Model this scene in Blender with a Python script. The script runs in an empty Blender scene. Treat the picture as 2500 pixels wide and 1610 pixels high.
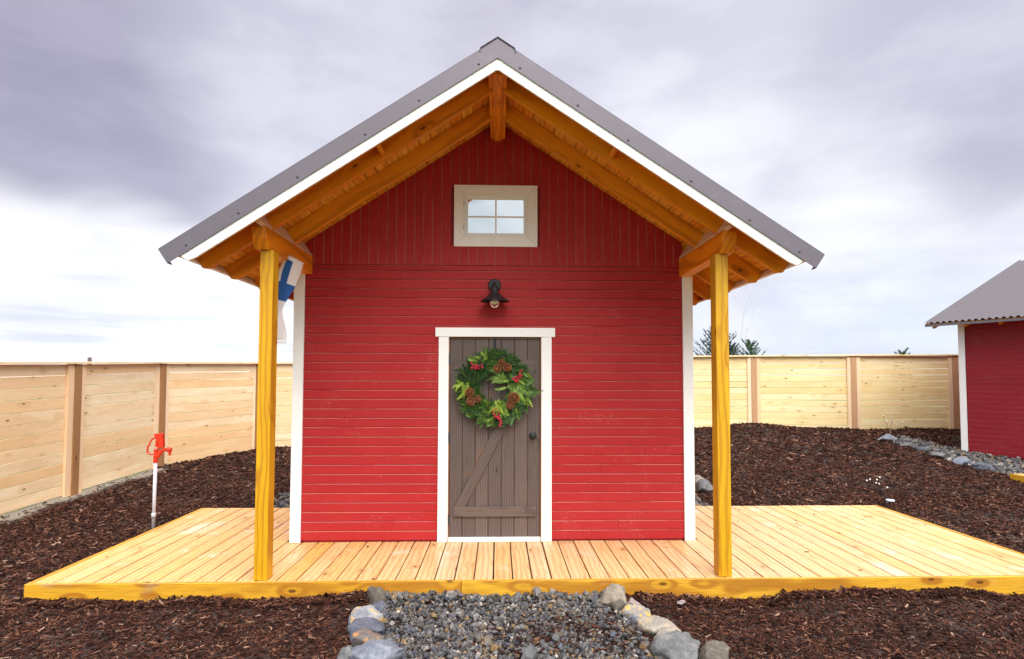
import bpy, math, random
import numpy as np
from mathutils import Vector, Matrix, noise as mn

SC = bpy.context.scene
COL = SC.collection
R = math.radians
rng = np.random.default_rng(7)
random.seed(7)

# ------------------------------------------------------------------ camera
cam_d = bpy.data.cameras.new("camera")
cam = bpy.data.objects.new("camera", cam_d)
COL.objects.link(cam)
SC.camera = cam
cam_d.sensor_fit = 'HORIZONTAL'
cam_d.sensor_width = 36.0
cam_d.lens = 36.0 * 1500 / 2500
cam_d.shift_x = -13.56 / 2500
cam_d.shift_y = 54.24 / 2500
cam_d.clip_start = 0.05
cam_d.clip_end = 20000
yaw, pitch, roll = R(1.773), R(2.619), R(0.115)
fw = Vector((math.sin(yaw) * math.cos(pitch), math.cos(yaw) * math.cos(pitch), math.sin(pitch)))
rt = Vector((math.cos(yaw), -math.sin(yaw), 0))
up = rt.cross(fw)
r2 = rt * math.cos(roll) + up * math.sin(roll)
u2 = -rt * math.sin(roll) + up * math.cos(roll)
M = Matrix((r2, u2, -fw)).transposed().to_4x4()
M.translation = (0, 0, 1.62)
cam.matrix_world = M

# ------------------------------------------------------------------ world
SUN_EL, SUN_AZ = 60, 160          # azimuth clockwise from +Y (into the picture): behind the camera, a little right
W = bpy.data.worlds.new("World")
SC.world = W
W.use_nodes = True


class NT:
    """small helper for node trees"""
    def __init__(s, tree):
        s.t = tree
        s.t.nodes.clear()

    def n(s, typ, ins=None, **kw):
        nd = s.t.nodes.new(typ)
        for k, v in kw.items():
            setattr(nd, k, v)
        for k, v in (ins or {}).items():
            s.set(nd.inputs[k], v)
        return nd

    def set(s, sock, v):
        if isinstance(v, bpy.types.NodeSocket):
            s.t.links.new(v, sock)
        else:
            if hasattr(sock.default_value, '__len__') and not isinstance(v, (int, float)):
                v = tuple(v)
                if len(sock.default_value) == 4 and len(v) == 3:
                    v = v + (1,)
            sock.default_value = v

    def m(s, op, a, b=0.0, c=0.0, clamp=False):
        nd = s.t.nodes.new('ShaderNodeMath')
        nd.operation = op
        nd.use_clamp = clamp
        for i, v in enumerate((a, b, c)):
            s.set(nd.inputs[i], v)
        return nd.outputs[0]

    def v(s, op, a, b=(0, 0, 0), out=0):
        nd = s.t.nodes.new('ShaderNodeVectorMath')
        nd.operation = op
        s.set(nd.inputs[0], a)
        if op == 'SCALE':
            s.set(nd.inputs['Scale'], b)
        else:
            s.set(nd.inputs[1], b)
        return nd.outputs[out]

    def mix(s, f, a, b, blend='MIX'):
        nd = s.t.nodes.new('ShaderNodeMix')
        nd.data_type = 'RGBA'
        nd.blend_type = blend
        s.set(nd.inputs[0], f)
        s.set(nd.inputs[6], a)
        s.set(nd.inputs[7], b)
        return nd.outputs[2]

    def ss(s, x, a, b, lo=0.0, hi=1.0):
        nd = s.t.nodes.new('ShaderNodeMapRange')
        nd.interpolation_type = 'SMOOTHSTEP'
        s.set(nd.inputs[0], x)
        for i, vv in enumerate((a, b, lo, hi)):
            s.set(nd.inputs[i + 1], vv)
        return nd.outputs[0]

    def noise(s, vec, scale, det=4, rough=.5, dist=0.0, col=False):
        nd = s.n('ShaderNodeTexNoise', {'Vector': vec, 'Scale': scale, 'Detail': det, 'Roughness': rough, 'Distortion': dist})
        return nd.outputs[1 if col else 0]


w = NT(W.node_tree)
sky = w.n('ShaderNodeTexSky', sky_type='NISHITA', sun_disc=False, sun_elevation=R(SUN_EL), sun_rotation=R(SUN_AZ))
tc = w.n('ShaderNodeTexCoord').outputs['Generated']
d0 = w.v('NORMALIZE', tc)
sep = w.n('ShaderNodeSeparateXYZ', {0: d0})
flat = w.v('MULTIPLY', d0, (1, 1, 2.6))
wn = w.noise(flat, 1.7, 4, .5, .4, col=True)
wv = w.v('SCALE', w.v('SUBTRACT', wn, (.5, .5, .5)), .13)
dw = w.v('NORMALIZE', w.v('ADD', d0, wv))
el = w.m('ADD', sep.outputs[2], w.m('MULTIPLY', w.m('SUBTRACT', w.noise(flat, 2.2, 3, .5), .5), .14))


def blob(direc, c_in, c_out):
    v_ = Vector(direc).normalized()
    return w.ss(w.v('DOT_PRODUCT', dw, tuple(v_), out=1), math.cos(R(c_out)), math.cos(R(c_in)))


def pixdir(x, y):                 # direction of a place in the sky
    return (r2 * ((x / .9564 - 1263.6) / 1500) + u2 * ((859.2 - y / .9564) / 1500) + fw)


streak = w.noise(w.v('MULTIPLY', dw, (1, 1, 3.5)), 3.1, 6, .55, .3)
side = w.ss(sep.outputs[0], -.35, .35)
low = w.mix(side, (.98, .98, 1.0), (.70, .75, .88))
skc = w.mix(w.ss(el, .05, .19), low, (.74, .74, .83))
skc = w.mix(w.ss(el, .18, .52), skc, (.57, .555, .665))
skc = w.mix(w.m('MULTIPLY', w.ss(streak, .38, .68), .5), skc, (.88, .88, .96))
fine = w.noise(w.v('MULTIPLY', d0, (1, 1, 2.6)), 4.5, 6, .55, .12)
for (x, y, a, b, c, f) in [
        (60, 320, 3, 17, (.36, .34, .46), .8), (200, 40, 3, 14, (.36, .34, .45), .5), (330, 420, 1, 9, (.42, .41, .53), .5), (1080, 60, 2, 12, (.52, .51, .61), .4), (1600, 160, 3, 15, (.70, .70, .79), .7), (1950, 240, 5, 19, (.74, .74, .82), .85),
        (0, 690, 3, 9.5, (1.0, 1.0, 1.01), .95), (280, 680, 2, 9, (1.0, 1.0, 1.02), .9), (520, 720, 2, 8, (1.1, 1.1, 1.12), .7),
        (2050, 500, 1, 8, (.92, .93, .98), .75), (1560, 450, 2, 13, (.95, .96, 1.02), .5),
        (2390, 360, 1, 7, (.48, .46, .57), .55), (1990, 760, 2, 9, (.74, .80, .98), .6),
        (2300, 60, 3, 14, (.46, .45, .58), .5), (760, 250, 3, 14, (.70, .70, .80), .6),
        (1950, 640, 1, 6, (.88, .89, .96), .6), (150, 760, 1, 5, (.82, .86, .95), .5)]:
    skc = w.mix(w.m('MULTIPLY', blob(pixdir(x, y), a, b), f), skc, c)
strat = w.noise(w.v('MULTIPLY', d0, (1, 1, 13)), 3.4, 5, .55, .2)
lowm = w.m('MULTIPLY', w.ss(sep.outputs[2], .26, .03), w.ss(strat, .47, .66))
skc = w.mix(w.m('MULTIPLY', lowm, .75), skc, (.70, .75, .86))
fdk = w.ss(fine, .34, .62)
skc = w.mix(1.0, skc, w.mix(fdk, (.90, .90, .925), (1.05, 1.05, 1.045)), 'MULTIPLY')
# bright thin cloud over the hidden sun, behind the camera
sunv = Vector((math.sin(R(SUN_AZ)) * math.cos(R(SUN_EL)), math.cos(R(SUN_AZ)) * math.cos(R(SUN_EL)), math.sin(R(SUN_EL))))
skc = w.mix(w.m('MULTIPLY', w.ss(sep.outputs[1], .15, -.6), .92), skc, w.mix(w.ss(sep.outputs[2], .30, .75), w.mix(w.ss(streak, .40, .60), (.42, .49, .52), (.66, .71, .74)), (2.3, 2.3, 2.28)))
skc = w.mix(w.m('MULTIPLY', w.ss(w.v('DOT_PRODUCT', d0, tuple(sunv), out=1), math.cos(R(46)), 1.0), .97), skc, (8.5, 8.2, 7.8))
skc = w.mix(w.ss(sep.outputs[2], .60, .88), skc, (2.6, 2.6, 2.6))
nis = w.mix(1.0, sky.outputs[0], (.12, .12, .12), 'MULTIPLY')
fin = w.mix(.93, nis, skc)
bg = w.n('ShaderNodeBackground', {'Color': fin, 'Strength': 1.0})
w.n('ShaderNodeOutputWorld', {0: bg.outputs[0]})

sun_d = bpy.data.lights.new("sun", 'SUN')
sun_d.energy = 1.5
sun_d.angle = R(34)
sun_d.color = (1, .96, .9)
sun = bpy.data.objects.new("sun", sun_d)
COL.objects.link(sun)
sun.rotation_euler = (-sunv).to_track_quat('-Z', 'Y').to_euler()
sun.location = (0, -20, 30)

SC.view_settings.view_transform = 'Standard'
SC.view_settings.look = 'None'
SC.view_settings.exposure = 0.22
SC.view_settings.gamma = 1.0
SC.render.engine = 'CYCLES'
SC.cycles.max_bounces = 6


# ------------------------------------------------------------------ object helpers
def tag(o, label=None, cat=None, group=None, kind=None):
    if label: o['label'] = label
    if cat: o['category'] = cat
    if group: o['group'] = group
    if kind: o['kind'] = kind
    return o


def thing(name, loc, label, cat, group=None):
    o = bpy.data.objects.new(name, None)
    COL.objects.link(o)
    o.location = loc
    o.empty_display_size = .2
    return tag(o, label, cat, group)


def unit(v):
    v = np.asarray(v, float)
    return v / np.linalg.norm(v)


class MB:
    def __init__(s):
        s.V = []; s.F = []; s.WC = []; s.RN = []; s.MI = []; s.nv = 0

    def add(s, verts, faces, wc=None, rn=None, mi=0):
        verts = np.asarray(verts, float)
        n = len(verts)
        if wc is None: wc = verts
        off = rng.uniform(-50, 50, 3)
        s.V.append(verts); s.WC.append(np.asarray(wc, float) + off)
        s.RN.append(np.full(n, rng.uniform() if rn is None else rn))
        if isinstance(mi, int): mi = [mi] * len(faces)
        for f, k in zip(faces, mi):
            s.F.append([i + s.nv for i in f]); s.MI.append(k)
        s.nv += n

    def obox(s, o, ax, ay, az, L, g=0, rn=None, mi=0):
        """box from corner o along three unit axes with lengths L; g = index of the grain axis"""
        o = np.asarray(o, float); A = [unit(ax) * L[0], unit(ay) * L[1], unit(az) * L[2]]
        vs = []; wc = []
        order = [g] + [k for k in range(3) if k != g]
        for k in range(8):
            b = [(k >> j) & 1 for j in range(3)]
            vs.append(o + b[0] * A[0] + b[1] * A[1] + b[2] * A[2])
            loc = [b[j] * L[j] for j in range(3)]
            wc.append([loc[order[0]], loc[order[1]], loc[order[2]]])
        F = [(0, 2, 3, 1), (4, 5, 7, 6), (0, 1, 5, 4), (2, 6, 7, 3), (0, 4, 6, 2), (1, 3, 7, 5)]
        if np.dot(np.cross(A[0], A[1]), A[2]) < 0: F = [f[::-1] for f in F]
        s.add(vs, F, wc, rn, mi)

    def box(s, a, b, g=0, rn=None, mi=0):
        a = np.minimum(a, b) if False else np.asarray(a, float); b = np.asarray(b, float)
        lo = np.minimum(a, b); hi = np.maximum(a, b)
        s.obox(lo, (1, 0, 0), (0, 1, 0), (0, 0, 1), tuple(hi - lo), g, rn, mi)

    def prism(s, poly, axis, lo, hi, mi=0, along=None, rn=None):
        """poly: 2D points in the plane across `axis`; along = 3D grain direction (default the axis)"""
        n = len(poly); vs = []
        for h in (lo, hi):
            for (a, b) in poly:
                vs.append({'x': (h, a, b), 'y': (a, h, b), 'z': (a, b, h)}[axis])
        area = sum(poly[i][0] * poly[(i + 1) % n][1] - poly[(i + 1) % n][0] * poly[i][1] for i in range(n))
        F = [tuple(range(n))[::-1], tuple(range(n, 2 * n))]
        for i in range(n):
            j = (i + 1) % n
            F.append((i, j, n + j, n + i))
        flip = (area < 0) != (axis == 'y')
        if flip: F = [f[::-1] for f in F]
        vs = np.array(vs, float)
        if along is None: along = {'x': (1, 0, 0), 'y': (0, 1, 0), 'z': (0, 0, 1)}[axis]
        al = unit(along); t = unit(np.cross(al, (0.3, .2, .9) if abs(al[2]) < .9 else (0, 1, 0))); q = np.cross(al, t)
        wc = np.stack([vs @ al, vs @ t, vs @ q], 1)
        wc = wc - wc.mean(0)
        if not isinstance(mi, int): mi = [mi[0], mi[0]] + list(mi)
        s.add(vs, F, wc, rn, mi)

    def tube(s, pts, rad, n=8, caps=True, rn=None, mi=0, flat=None):
        pts = [np.asarray(p, float) for p in pts]
        if not hasattr(rad, '__len__'): rad = [rad] * len(pts)
        vs = []; prev = None
        for i, p in enumerate(pts):
            d = unit(pts[min(i + 1, len(pts) - 1)] - pts[max(i - 1, 0)])
            if prev is None:
                a = unit(np.cross(d, (0, 0, 1) if abs(d[2]) < .9 else (0, 1, 0)))
            else:
                a = unit(prev - d * np.dot(prev, d))
            prev = a; b = np.cross(d, a)
            for k in range(n):
                t = 2 * math.pi * k / n
                vs.append(p + rad[i] * (a * math.cos(t) + b * math.sin(t)))
        F = []
        for i in range(len(pts) - 1):
            for k in range(n):
                k2 = (k + 1) % n
                F.append((i * n + k, i * n + k2, (i + 1) * n + k2, (i + 1) * n + k))
        if caps:
            F.append(tuple(range(n))[::-1]); F.append(tuple(range((len(pts) - 1) * n, len(pts) * n)))
        s.add(vs, F, None, rn, mi)

    def lathe(s, prof, c, n=20, axis=(0, 0, 1), rn=None, mi=0):
        c = np.asarray(c, float); ax = unit(axis)
        a = unit(np.cross(ax, (0, 1, 0) if abs(ax[1]) < .9 else (1, 0, 0))); b = np.cross(ax, a)
        vs = []
        for (r, h) in prof:
            for k in range(n):
                t = 2 * math.pi * k / n
                vs.append(c + ax * h + max(r, 1e-4) * (a * math.cos(t) + b * math.sin(t)))
        F = []
        for i in range(len(prof) - 1):
            for k in range(n):
                k2 = (k + 1) % n
                F.append((i * n + k, i * n + k2, (i + 1) * n + k2, (i + 1) * n + k))
        s.add(vs, F, None, rn, mi)

    def sphere(s, c, r, n=10, m=6, rn=None, mi=0, sc=(1, 1, 1), axis=(0, 0, 1)):
        prof = [(r * math.sin(math.pi * i / m) * sc[0], -r * math.cos(math.pi * i / m) * sc[2]) for i in range(m + 1)]
        s.lathe(prof, c, n, axis, rn, mi)

    def build(s, name, mats, parent=None, bevel=0, smooth=False, origin=None):
        V = np.concatenate(s.V)
        if origin is None:
            o = parent
            while o is not None and o.parent is not None: o = o.parent
            origin = np.array(o.location) if o is not None else np.zeros(3)
        V = V - np.asarray(origin)
        me = bpy.data.meshes.new(name)
        nv = len(V)
        me.vertices.add(nv); me.vertices.foreach_set('co', V.astype(np.float32).ravel())
        lens = np.array([len(f) for f in s.F], np.int32)
        loops = np.fromiter((i for f in s.F for i in f), np.int32)
        me.loops.add(len(loops)); me.loops.foreach_set('vertex_index', loops)
        me.polygons.add(len(lens))
        st = np.zeros(len(lens), np.int32); st[1:] = np.cumsum(lens)[:-1]
        me.polygons.foreach_set('loop_start', st)
        me.polygons.foreach_set('material_index', np.array(s.MI, np.int32))
        me.polygons.foreach_set('use_smooth', np.full(len(lens), smooth))
        me.update(calc_edges=True)
        a = me.attributes.new('wc', 'FLOAT_VECTOR', 'POINT'); a.data.foreach_set('vector', np.concatenate(s.WC).astype(np.float32).ravel())
        a = me.attributes.new('rnd', 'FLOAT', 'POINT'); a.data.foreach_set('value', np.concatenate(s.RN).astype(np.float32))
        for m_ in (mats if isinstance(mats, (list, tuple)) else [mats]): me.materials.append(m_)
        ob = bpy.data.objects.new(name, me)
        COL.objects.link(ob)
        if parent is not None: ob.parent = parent
        else: ob.location = tuple(origin)
        if bevel:
            b = ob.modifiers.new('bevel', 'BEVEL'); b.width = bevel; b.segments = 2; b.limit_method = 'ANGLE'; b.angle_limit = R(40)
        return ob


def fastmesh(name, V, F, mats, attrs=None, origin=(0, 0, 0), smooth=False, parent=None, mi=None):
    """V (n,3), F (m,k) constant-size faces"""
    me = bpy.data.meshes.new(name)
    me.vertices.add(len(V)); me.vertices.foreach_set('co', (V - np.asarray(origin)).astype(np.float32).ravel())
    k = F.shape[1]
    me.loops.add(F.size); me.loops.foreach_set('vertex_index', F.astype(np.int32).ravel())
    me.polygons.add(len(F)); me.polygons.foreach_set('loop_start', np.arange(0, F.size, k, dtype=np.int32))
    me.polygons.foreach_set('use_smooth', np.full(len(F), smooth))
    if mi is not None: me.polygons.foreach_set('material_index', mi.astype(np.int32))
    me.update(calc_edges=True)
    for nme, arr in (attrs or {}).items():
        a = me.attributes.new(nme, 'FLOAT', 'POINT'); a.data.foreach_set('value', arr.astype(np.float32))
    for m_ in (mats if isinstance(mats, (list, tuple)) else [mats]): me.materials.append(m_)
    ob = bpy.data.objects.new(name, me); COL.objects.link(ob)
    if parent is not None: ob.parent = parent
    else: ob.location = origin
    return ob


# ------------------------------------------------------------------ materials
def newmat(name):
    m = bpy.data.materials.new(name); m.use_nodes = True
    return m, NT(m.node_tree)


def finish(t, color, rough=.6, bump=None, bstr=.3, bdist=.002, metal=0.0, spec=.5, extra=None):
    ins = {'Base Color': color, 'Roughness': rough, 'Metallic': metal, 'Specular IOR Level': spec}
    ins.update(extra or {})
    p = t.n('ShaderNodeBsdfPrincipled', ins)
    if bump is not None:
        b = t.n('ShaderNodeBump', {'Strength': bstr, 'Distance': bdist, 'Height': bump})
        t.set(p.inputs['Normal'], b.outputs[0])
    t.n('ShaderNodeOutputMaterial', {0: p.outputs[0]})


def attr(t, name, out=2):
    return t.n('ShaderNodeAttribute', attribute_name=name).outputs[out]


def wood(name, c1, c2, dark, grain=.45, knots=.8, rough=.6, ring=9.0, stain=None, wet=False, bstr=.35, flecks=.5, spec=.4):
    """c1..c2 board to board, dark = grain colour"""
    m, t = newmat(name)
    wc = attr(t, 'wc', 1); rn = attr(t, 'rnd', 2)
    warp = t.v('SCALE', t.v('SUBTRACT', t.noise(t.v('MULTIPLY', wc, (1.4, 6, 6)), 1.0, 2, .5, col=True), (.5, .5, .5)), .05)
    # knots: sparse cells
    kv = t.n('ShaderNodeTexVoronoi', {'Vector': t.v('MULTIPLY', wc, (3.2, 7.5, 7.5)), 'Scale': 1.0, 'Randomness': 1.0}, feature='F1')
    kd = kv.outputs['Distance']
    sel = t.m('GREATER_THAN', t.n('ShaderNodeSeparateXYZ', {0: kv.outputs['Color']}).outputs[0], 1 - .42 * knots)
    kn = t.m('MULTIPLY', t.ss(kd, .135, .07), sel)
    halo = t.m('MULTIPLY', t.ss(kd, .5, .08), sel)
    # rings, pushed aside by knots
    wp = t.v('ADD', wc, warp)
    s3 = t.n('ShaderNodeSeparateXYZ', {0: wp})
    rad = t.m('ADD', t.m('MULTIPLY', s3.outputs[1], 1.0), t.m('MULTIPLY', t.noise(t.v('MULTIPLY', wc, (.9, 3, 3)), 1, 2, .5), .10))
    rad = t.m('ADD', rad, t.m('MULTIPLY', halo, .03))
    rg = t.m('SINE', t.m('MULTIPLY', rad, ring * 2 * math.pi * 5))
    rg = t.ss(rg, -.2, 1.0)
    fine = t.noise(t.v('MULTIPLY', wc, (5, 260, 260)), 1.0, 4, .65)
    tone = t.noise(t.v('MULTIPLY', wc, (1.1, 9, 9)), 1.0, 3, .5)
    col = t.mix(rn, c1, c2)
    col = t.mix(t.m('MULTIPLY', t.ss(tone, .35, .7), .35), col, t.mix(.5, c2, dark))
    col = t.mix(t.m('MULTIPLY', rg, grain * .55), col, dark)
    col = t.mix(t.m('MULTIPLY', t.ss(fine, .45, .72), grain * .6), col, dark)
    if flecks:
        fl = t.noise(t.v('MULTIPLY', wc, (22, 130, 130)), 1.0, 2, .5)
        col = t.mix(t.m('MULTIPLY', t.ss(fl, .70, .78), flecks), col, tuple(x * .3 for x in dark))
    if stain:
        sn = t.noise(wc, 2.1, 4, .6, .6)
        col = t.mix(t.m('MULTIPLY', t.ss(sn, .58, .72), stain[1]), col, stain[0])
    col = t.mix(t.m('MULTIPLY', halo, .28 * min(1, knots)), col, dark)
    col = t.mix(t.m('MULTIPLY', kn, .8), col, tuple(x * .22 for x in dark))
    r_ = rough
    if wet:
        sn2 = t.noise(t.v('MULTIPLY', t.n('ShaderNodeNewGeometry').outputs['Position'], (1.1, .7, 1)), 1.3, 4, .6, .5)
        r_ = t.ss(sn2, .48, .62, rough, .22)
    finish(t, col, r_, t.m('SUBTRACT', t.m('MULTIPLY', fine, .6), t.m('MULTIPLY', kn, .4)), bstr, .0015, spec=spec)
    return m


def plain(name, c, rough=.5, metal=0.0, var=.12, scale=18, bstr=.15, spec=.5, extra=None, dirt=None):
    m, t = newmat(name)
    ob = t.n('ShaderNodeTexCoord').outputs['Object']
    n1 = t.noise(ob, scale, 5, .6)
    n2 = t.noise(ob, scale * .13, 3, .5)
    k = t.m('ADD', t.m('MULTIPLY', t.m('SUBTRACT', n1, .5), var * 2), t.m('MULTIPLY', t.m('SUBTRACT', n2, .5), var * 2))
    col = t.mix(1.0, c, t.n('ShaderNodeCombineColor', {0: t.m('ADD', 1.0, k), 1: t.m('ADD', 1.0, k), 2: t.m('ADD', 1.0, k)}).outputs[0], 'MULTIPLY')
    if dirt:
        col = t.mix(t.m('MULTIPLY', t.ss(t.noise(ob, 6, 5, .65), .55, .75), dirt[1]), col, dirt[0])
    finish(t, col, rough, n1, bstr, .002, metal, spec, extra)
    return m


def siding_mat(name, c, worn=0.0):
    m, t = newmat(name)
    wc = attr(t, 'wc', 1); rn = attr(t, 'rnd', 2)
    ob = t.n('ShaderNodeTexCoord').outputs['Object']
    grain = t.noise(t.v('MULTIPLY', wc, (14, 190, 190)), 1.0, 4, .7)
    saw = t.noise(ob, 170, 3, .7)
    big = t.noise(ob, 1.3, 4, .55, .3)
    col = t.mix(t.m('MULTIPLY', rn, .55), c, (c[0] * .86, c[1] * .7, c[2] * .8))
    col = t.mix(t.m('MULTIPLY', t.ss(big, .42, .7), .35), col, (c[0] * 1.12, c[1] * 2.0, c[2] * 1.7))
    col = t.mix(t.m('MULTIPLY', t.ss(grain, .5, .75), .3), col, (c[0] * .7, c[1] * .6, c[2] * .7))
    # scuffs where the paint is rubbed
    sc1 = t.noise(ob, 2.3, 3, .6, .5); sc2 = t.noise(t.v('MULTIPLY', wc, (30, 150, 150)), 1.0, 5, .75)
    sc = t.m('MULTIPLY', t.ss(sc1, .57, .66), t.ss(sc2, .55, .68))
    dots = t.ss(t.noise(ob, 42, 2, .5), .735, .76)
    col = t.mix(t.m('MULTIPLY', t.m('MAXIMUM', sc, dots), .55), col, (.66, .34, .30))
    if worn:
        wn_ = t.noise(t.v('MULTIPLY', wc, (2.2, 20, 20)), 1.0, 4, .7)
        col = t.mix(t.m('MULTIPLY', t.ss(wn_, .30, .55), worn), col, (.70, .33, .28))
    finish(t, col, .62, t.m('ADD', t.m('MULTIPLY', grain, .5), t.m('MULTIPLY', saw, .6)), .5, .0016, spec=.35)
    return m


STAIN = wood('stained_wood', (.90, .30, .006), (.93, .39, .010), (.38, .080, .005), .75, 1.2, .45, ring=4, flecks=.3)  # the posts' stain turned redder, under-roof shade put into the colour
POSTM = wood('stained_post', (.70, .37, .008), (.72, .42, .012), (.36, .10, .006), .8, 1.4, .42, ring=4, flecks=.5)
SOFF = wood('soffit_wood', (.80, .29, .015), (.92, .50, .07), (.36, .09, .008), .6, 1.2, .55, ring=4)
RAWW = wood('raw_wood', (.74, .52, .36), (.78, .58, .42), (.50, .28, .15), .35, .5, .6)
DECKM = wood('deck_wood', (.78, .53, .31), (.78, .44, .12), (.44, .18, .045), .75, 1.3, .5, ring=4, stain=((.80, .62, .50), .6), wet=True, flecks=.6, spec=.5)
RIMM = wood('rim_wood', (.72, .385, .022), (.76, .43, .035), (.32, .095, .010), 1.15, 2.0, .45, ring=3.6, stain=((.42, .36, .26), .35), flecks=.7)
FENM = wood('fence_wood', (.93, .77, .53), (.90, .61, .33), (.68, .40, .17), .5, 1.5, .62, ring=3.5, flecks=.5)
FENR = wood('fence_wood_warm', (.93, .80, .49), (.90, .70, .34), (.72, .46, .17), .5, 1.5, .62, ring=3.5, flecks=.5)
FTRIM = wood('fence_trim', (.92, .76, .54), (.88, .62, .38), (.66, .40, .20), .35, .5, .62, flecks=.3)
FPOST = wood('fence_post_brown', (.33, .16, .055), (.40, .20, .08), (.16, .06, .02), .5, .6, .6)
DOORM = wood('door_wood', (.125, .092, .083), (.175, .128, .113), (.045, .031, .028), .8, .4, .55, stain=((.26, .12, .06), .7), flecks=.4)
RED = siding_mat('red_paint', (.40, .015, .018))
REDW = siding_mat('red_paint_worn', (.40, .015, .018), .46)
RED2 = siding_mat('red_paint_shaded', (.28, .010, .020))  # darker red: shade of the second building's wall put into the colour
RED2W = siding_mat('red_paint_shaded_worn', (.28, .010, .020), .4)
WHITE = plain('white_paint', (.90, .90, .90), .5, var=.03, bstr=.12, scale=40)
CREAM = plain('cream_paint', (.92, .91, .89), .5, var=.04, bstr=.15, scale=40, dirt=((.55, .45, .36), .15))
GREY = plain('grey_roof_metal', (.150, .130, .160), .42, .2, var=.07, scale=9, bstr=.05, dirt=((.21, .19, .22), .4))
BLACKM = plain('black_metal', (.022, .023, .028), .38, .3, var=.1)
DARK = plain('dark_gap', (.02, .015, .012), .9)


# ------------------------------------------------------------------ terrain
def sst(x, a, b):
    t = np.clip((np.asarray(x, float) - a) / (b - a), 0, 1)
    return t * t * (3 - 2 * t)


def hgt(x, y):
    x = np.asarray(x, float); y = np.asarray(y, float)
    rise = .25 + .29 * sst(x, -4, 5)
    h = -.145 + rise * sst(y, 5.0, 17.0) * 1.0
    h = h + .05 * sst(y, 8, 14) * sst(x, -2, 6)
    h = h + .16 * np.exp(-((x - 6.2) / 1.1) ** 2 - ((y - 14.6) / .8) ** 2)
    h = h + .035 * np.exp(-((y - 4.9) / .25) ** 2) * (np.sin(x * 2.3) * .5 + .3 + .5 * np.sin(x * 5.1 + 1)) * (np.abs(x) > 1)
    return h


def lump(x, y):
    return .012 * np.sin(x * 3.1 + 1.3 * np.sin(y * 2.2)) + .012 * np.sin(y * 4.3 + x * 1.7) + .008 * np.sin(x * 9.1 + y * 7.3)


def sheet(name, xs, ys, fz, mat, label=None, kind='structure', skip=None):
    X, Y = np.meshgrid(xs, ys)
    V = np.stack([X.ravel(), Y.ravel(), fz(X, Y).ravel()], 1)
    nx, ny = len(xs), len(ys)
    i = np.arange(nx - 1)[None, :] + np.arange(ny - 1)[:, None] * nx
    F = np.stack([i, i + 1, i + 1 + nx, i + nx], -1).reshape(-1, 4)
    if skip is not None:
        cx = V[F].mean(1)
        F = F[~skip(cx[:, 0], cx[:, 1])]
    o = fastmesh(name, V, F, mat, smooth=True)
    tag(o, label, None, None, kind)
    return o


gm, t = newmat('field_ground')
ob = t.n('ShaderNodeTexCoord').outputs['Object']
finish(t, t.mix(t.ss(t.noise(ob, .8, 6, .6), .4, .65), (.10, .13, .035), (.28, .22, .11)), .9, t.noise(ob, 12, 5), .6, .03)
far = np.concatenate([-np.geomspace(4000, 20, 14), np.linspace(-16, 20, 37), np.geomspace(24, 4000, 14)])
farY = np.concatenate([-np.geomspace(4000, 20, 14), np.linspace(-14, 26, 41), np.geomspace(30, 6000, 16)])
sheet('ground', far, farY, lambda x, y: hgt(x, y) - .12, gm)

mm, t = newmat('mulch_soil')
ob = t.n('ShaderNodeTexCoord').outputs['Object']
base = t.mix(t.ss(t.noise(ob, 26, 5, .7), .35, .7), (.016, .008, .006), (.065, .030, .021))
sx = t.n('ShaderNodeSeparateXYZ', {0: t.v('ADD', ob, t.v('SCALE', t.noise(ob, 2.5, 3, .5, col=True), .35))})
dust = t.m('MULTIPLY', t.ss(sx.outputs[0], -5.78, -5.92), t.ss(sx.outputs[1], 12.2, 11.4))
base = t.mix(dust, base, t.mix(t.noise(ob, 30, 4, .6), (.20, .17, .13), (.34, .30, .24)))
finish(t, base, .85, t.noise(ob, 40, 6, .7), 1.0, .02)


def yard_edge(x, y):       # True outside the fenced yard
    return (x < -6.3) | (y > 15.35) | ((x < -5.3) & (y > 11.6 + (x + 6.3) * 2.5)) | ((x < -3.0) & (x > -5.4) & (y > 13.95 + (x + 5.35) * .65))


sheet('mulch_ground', np.linspace(-6.5, 13, 196), np.linspace(0, 15.5, 156), lambda x, y: hgt(x, y) + lump(x, y), mm,
      skip=lambda x, y: yard_edge(x, y))

# ---- bark chips
DX0, DX1, DY0, DY1 = -3.73, 4.93, 5.035, 7.93      # deck
HX0, HX1, HY0, HY1 = -2.06, 1.99, 6.242, 10.4      # cabin
gravpoly_b = np.array([(8.40, 13.3), (8.30, 12.2), (8.25, 11.0), (8.35, 9.7), (10.3, 9.7), (9.9, 10.6), (9.25, 12.0), (9.0, 13.3)])


def inpoly(x, y, P):
    r = np.zeros(len(x), bool); n = len(P); j = n - 1
    for i in range(n):
        c = ((P[i, 1] > y) != (P[j, 1] > y)) & (x < (P[j, 0] - P[i, 0]) * (y - P[i, 1]) / (P[j, 1] - P[i, 1] + 1e-12) + P[i, 0])
        r ^= c; j = i
    return r


def path_l(y): return -.96 + (4.9 - y) * .15 + .04 * np.sin(y * 9)
def path_r(y): return .86 + (4.9 - y) * .23 + .04 * np.sin(y * 7 + 1)


def in_gravel(x, y):
    return ((y < 5.1) & (x > path_l(y)) & (x < path_r(y))) | (((x > -3.15) & (x < 2.75)) & (y > 7.9) & (y < 11.1)) | inpoly(x, y, gravpoly_b)


def in_block(x, y):
    barn = ((x - 9.17) * .895 + (y - 11.92) * .446 > -.02) & ((x - 9.17) * -.446 + (y - 11.92) * .895 < 0)
    return ((x > DX0) & (x < DX1) & (y > DY0) & (y < DY1)) | ((x > HX0) & (x < HX1) & (y > HY0) & (y < HY1)) | barn


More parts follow.
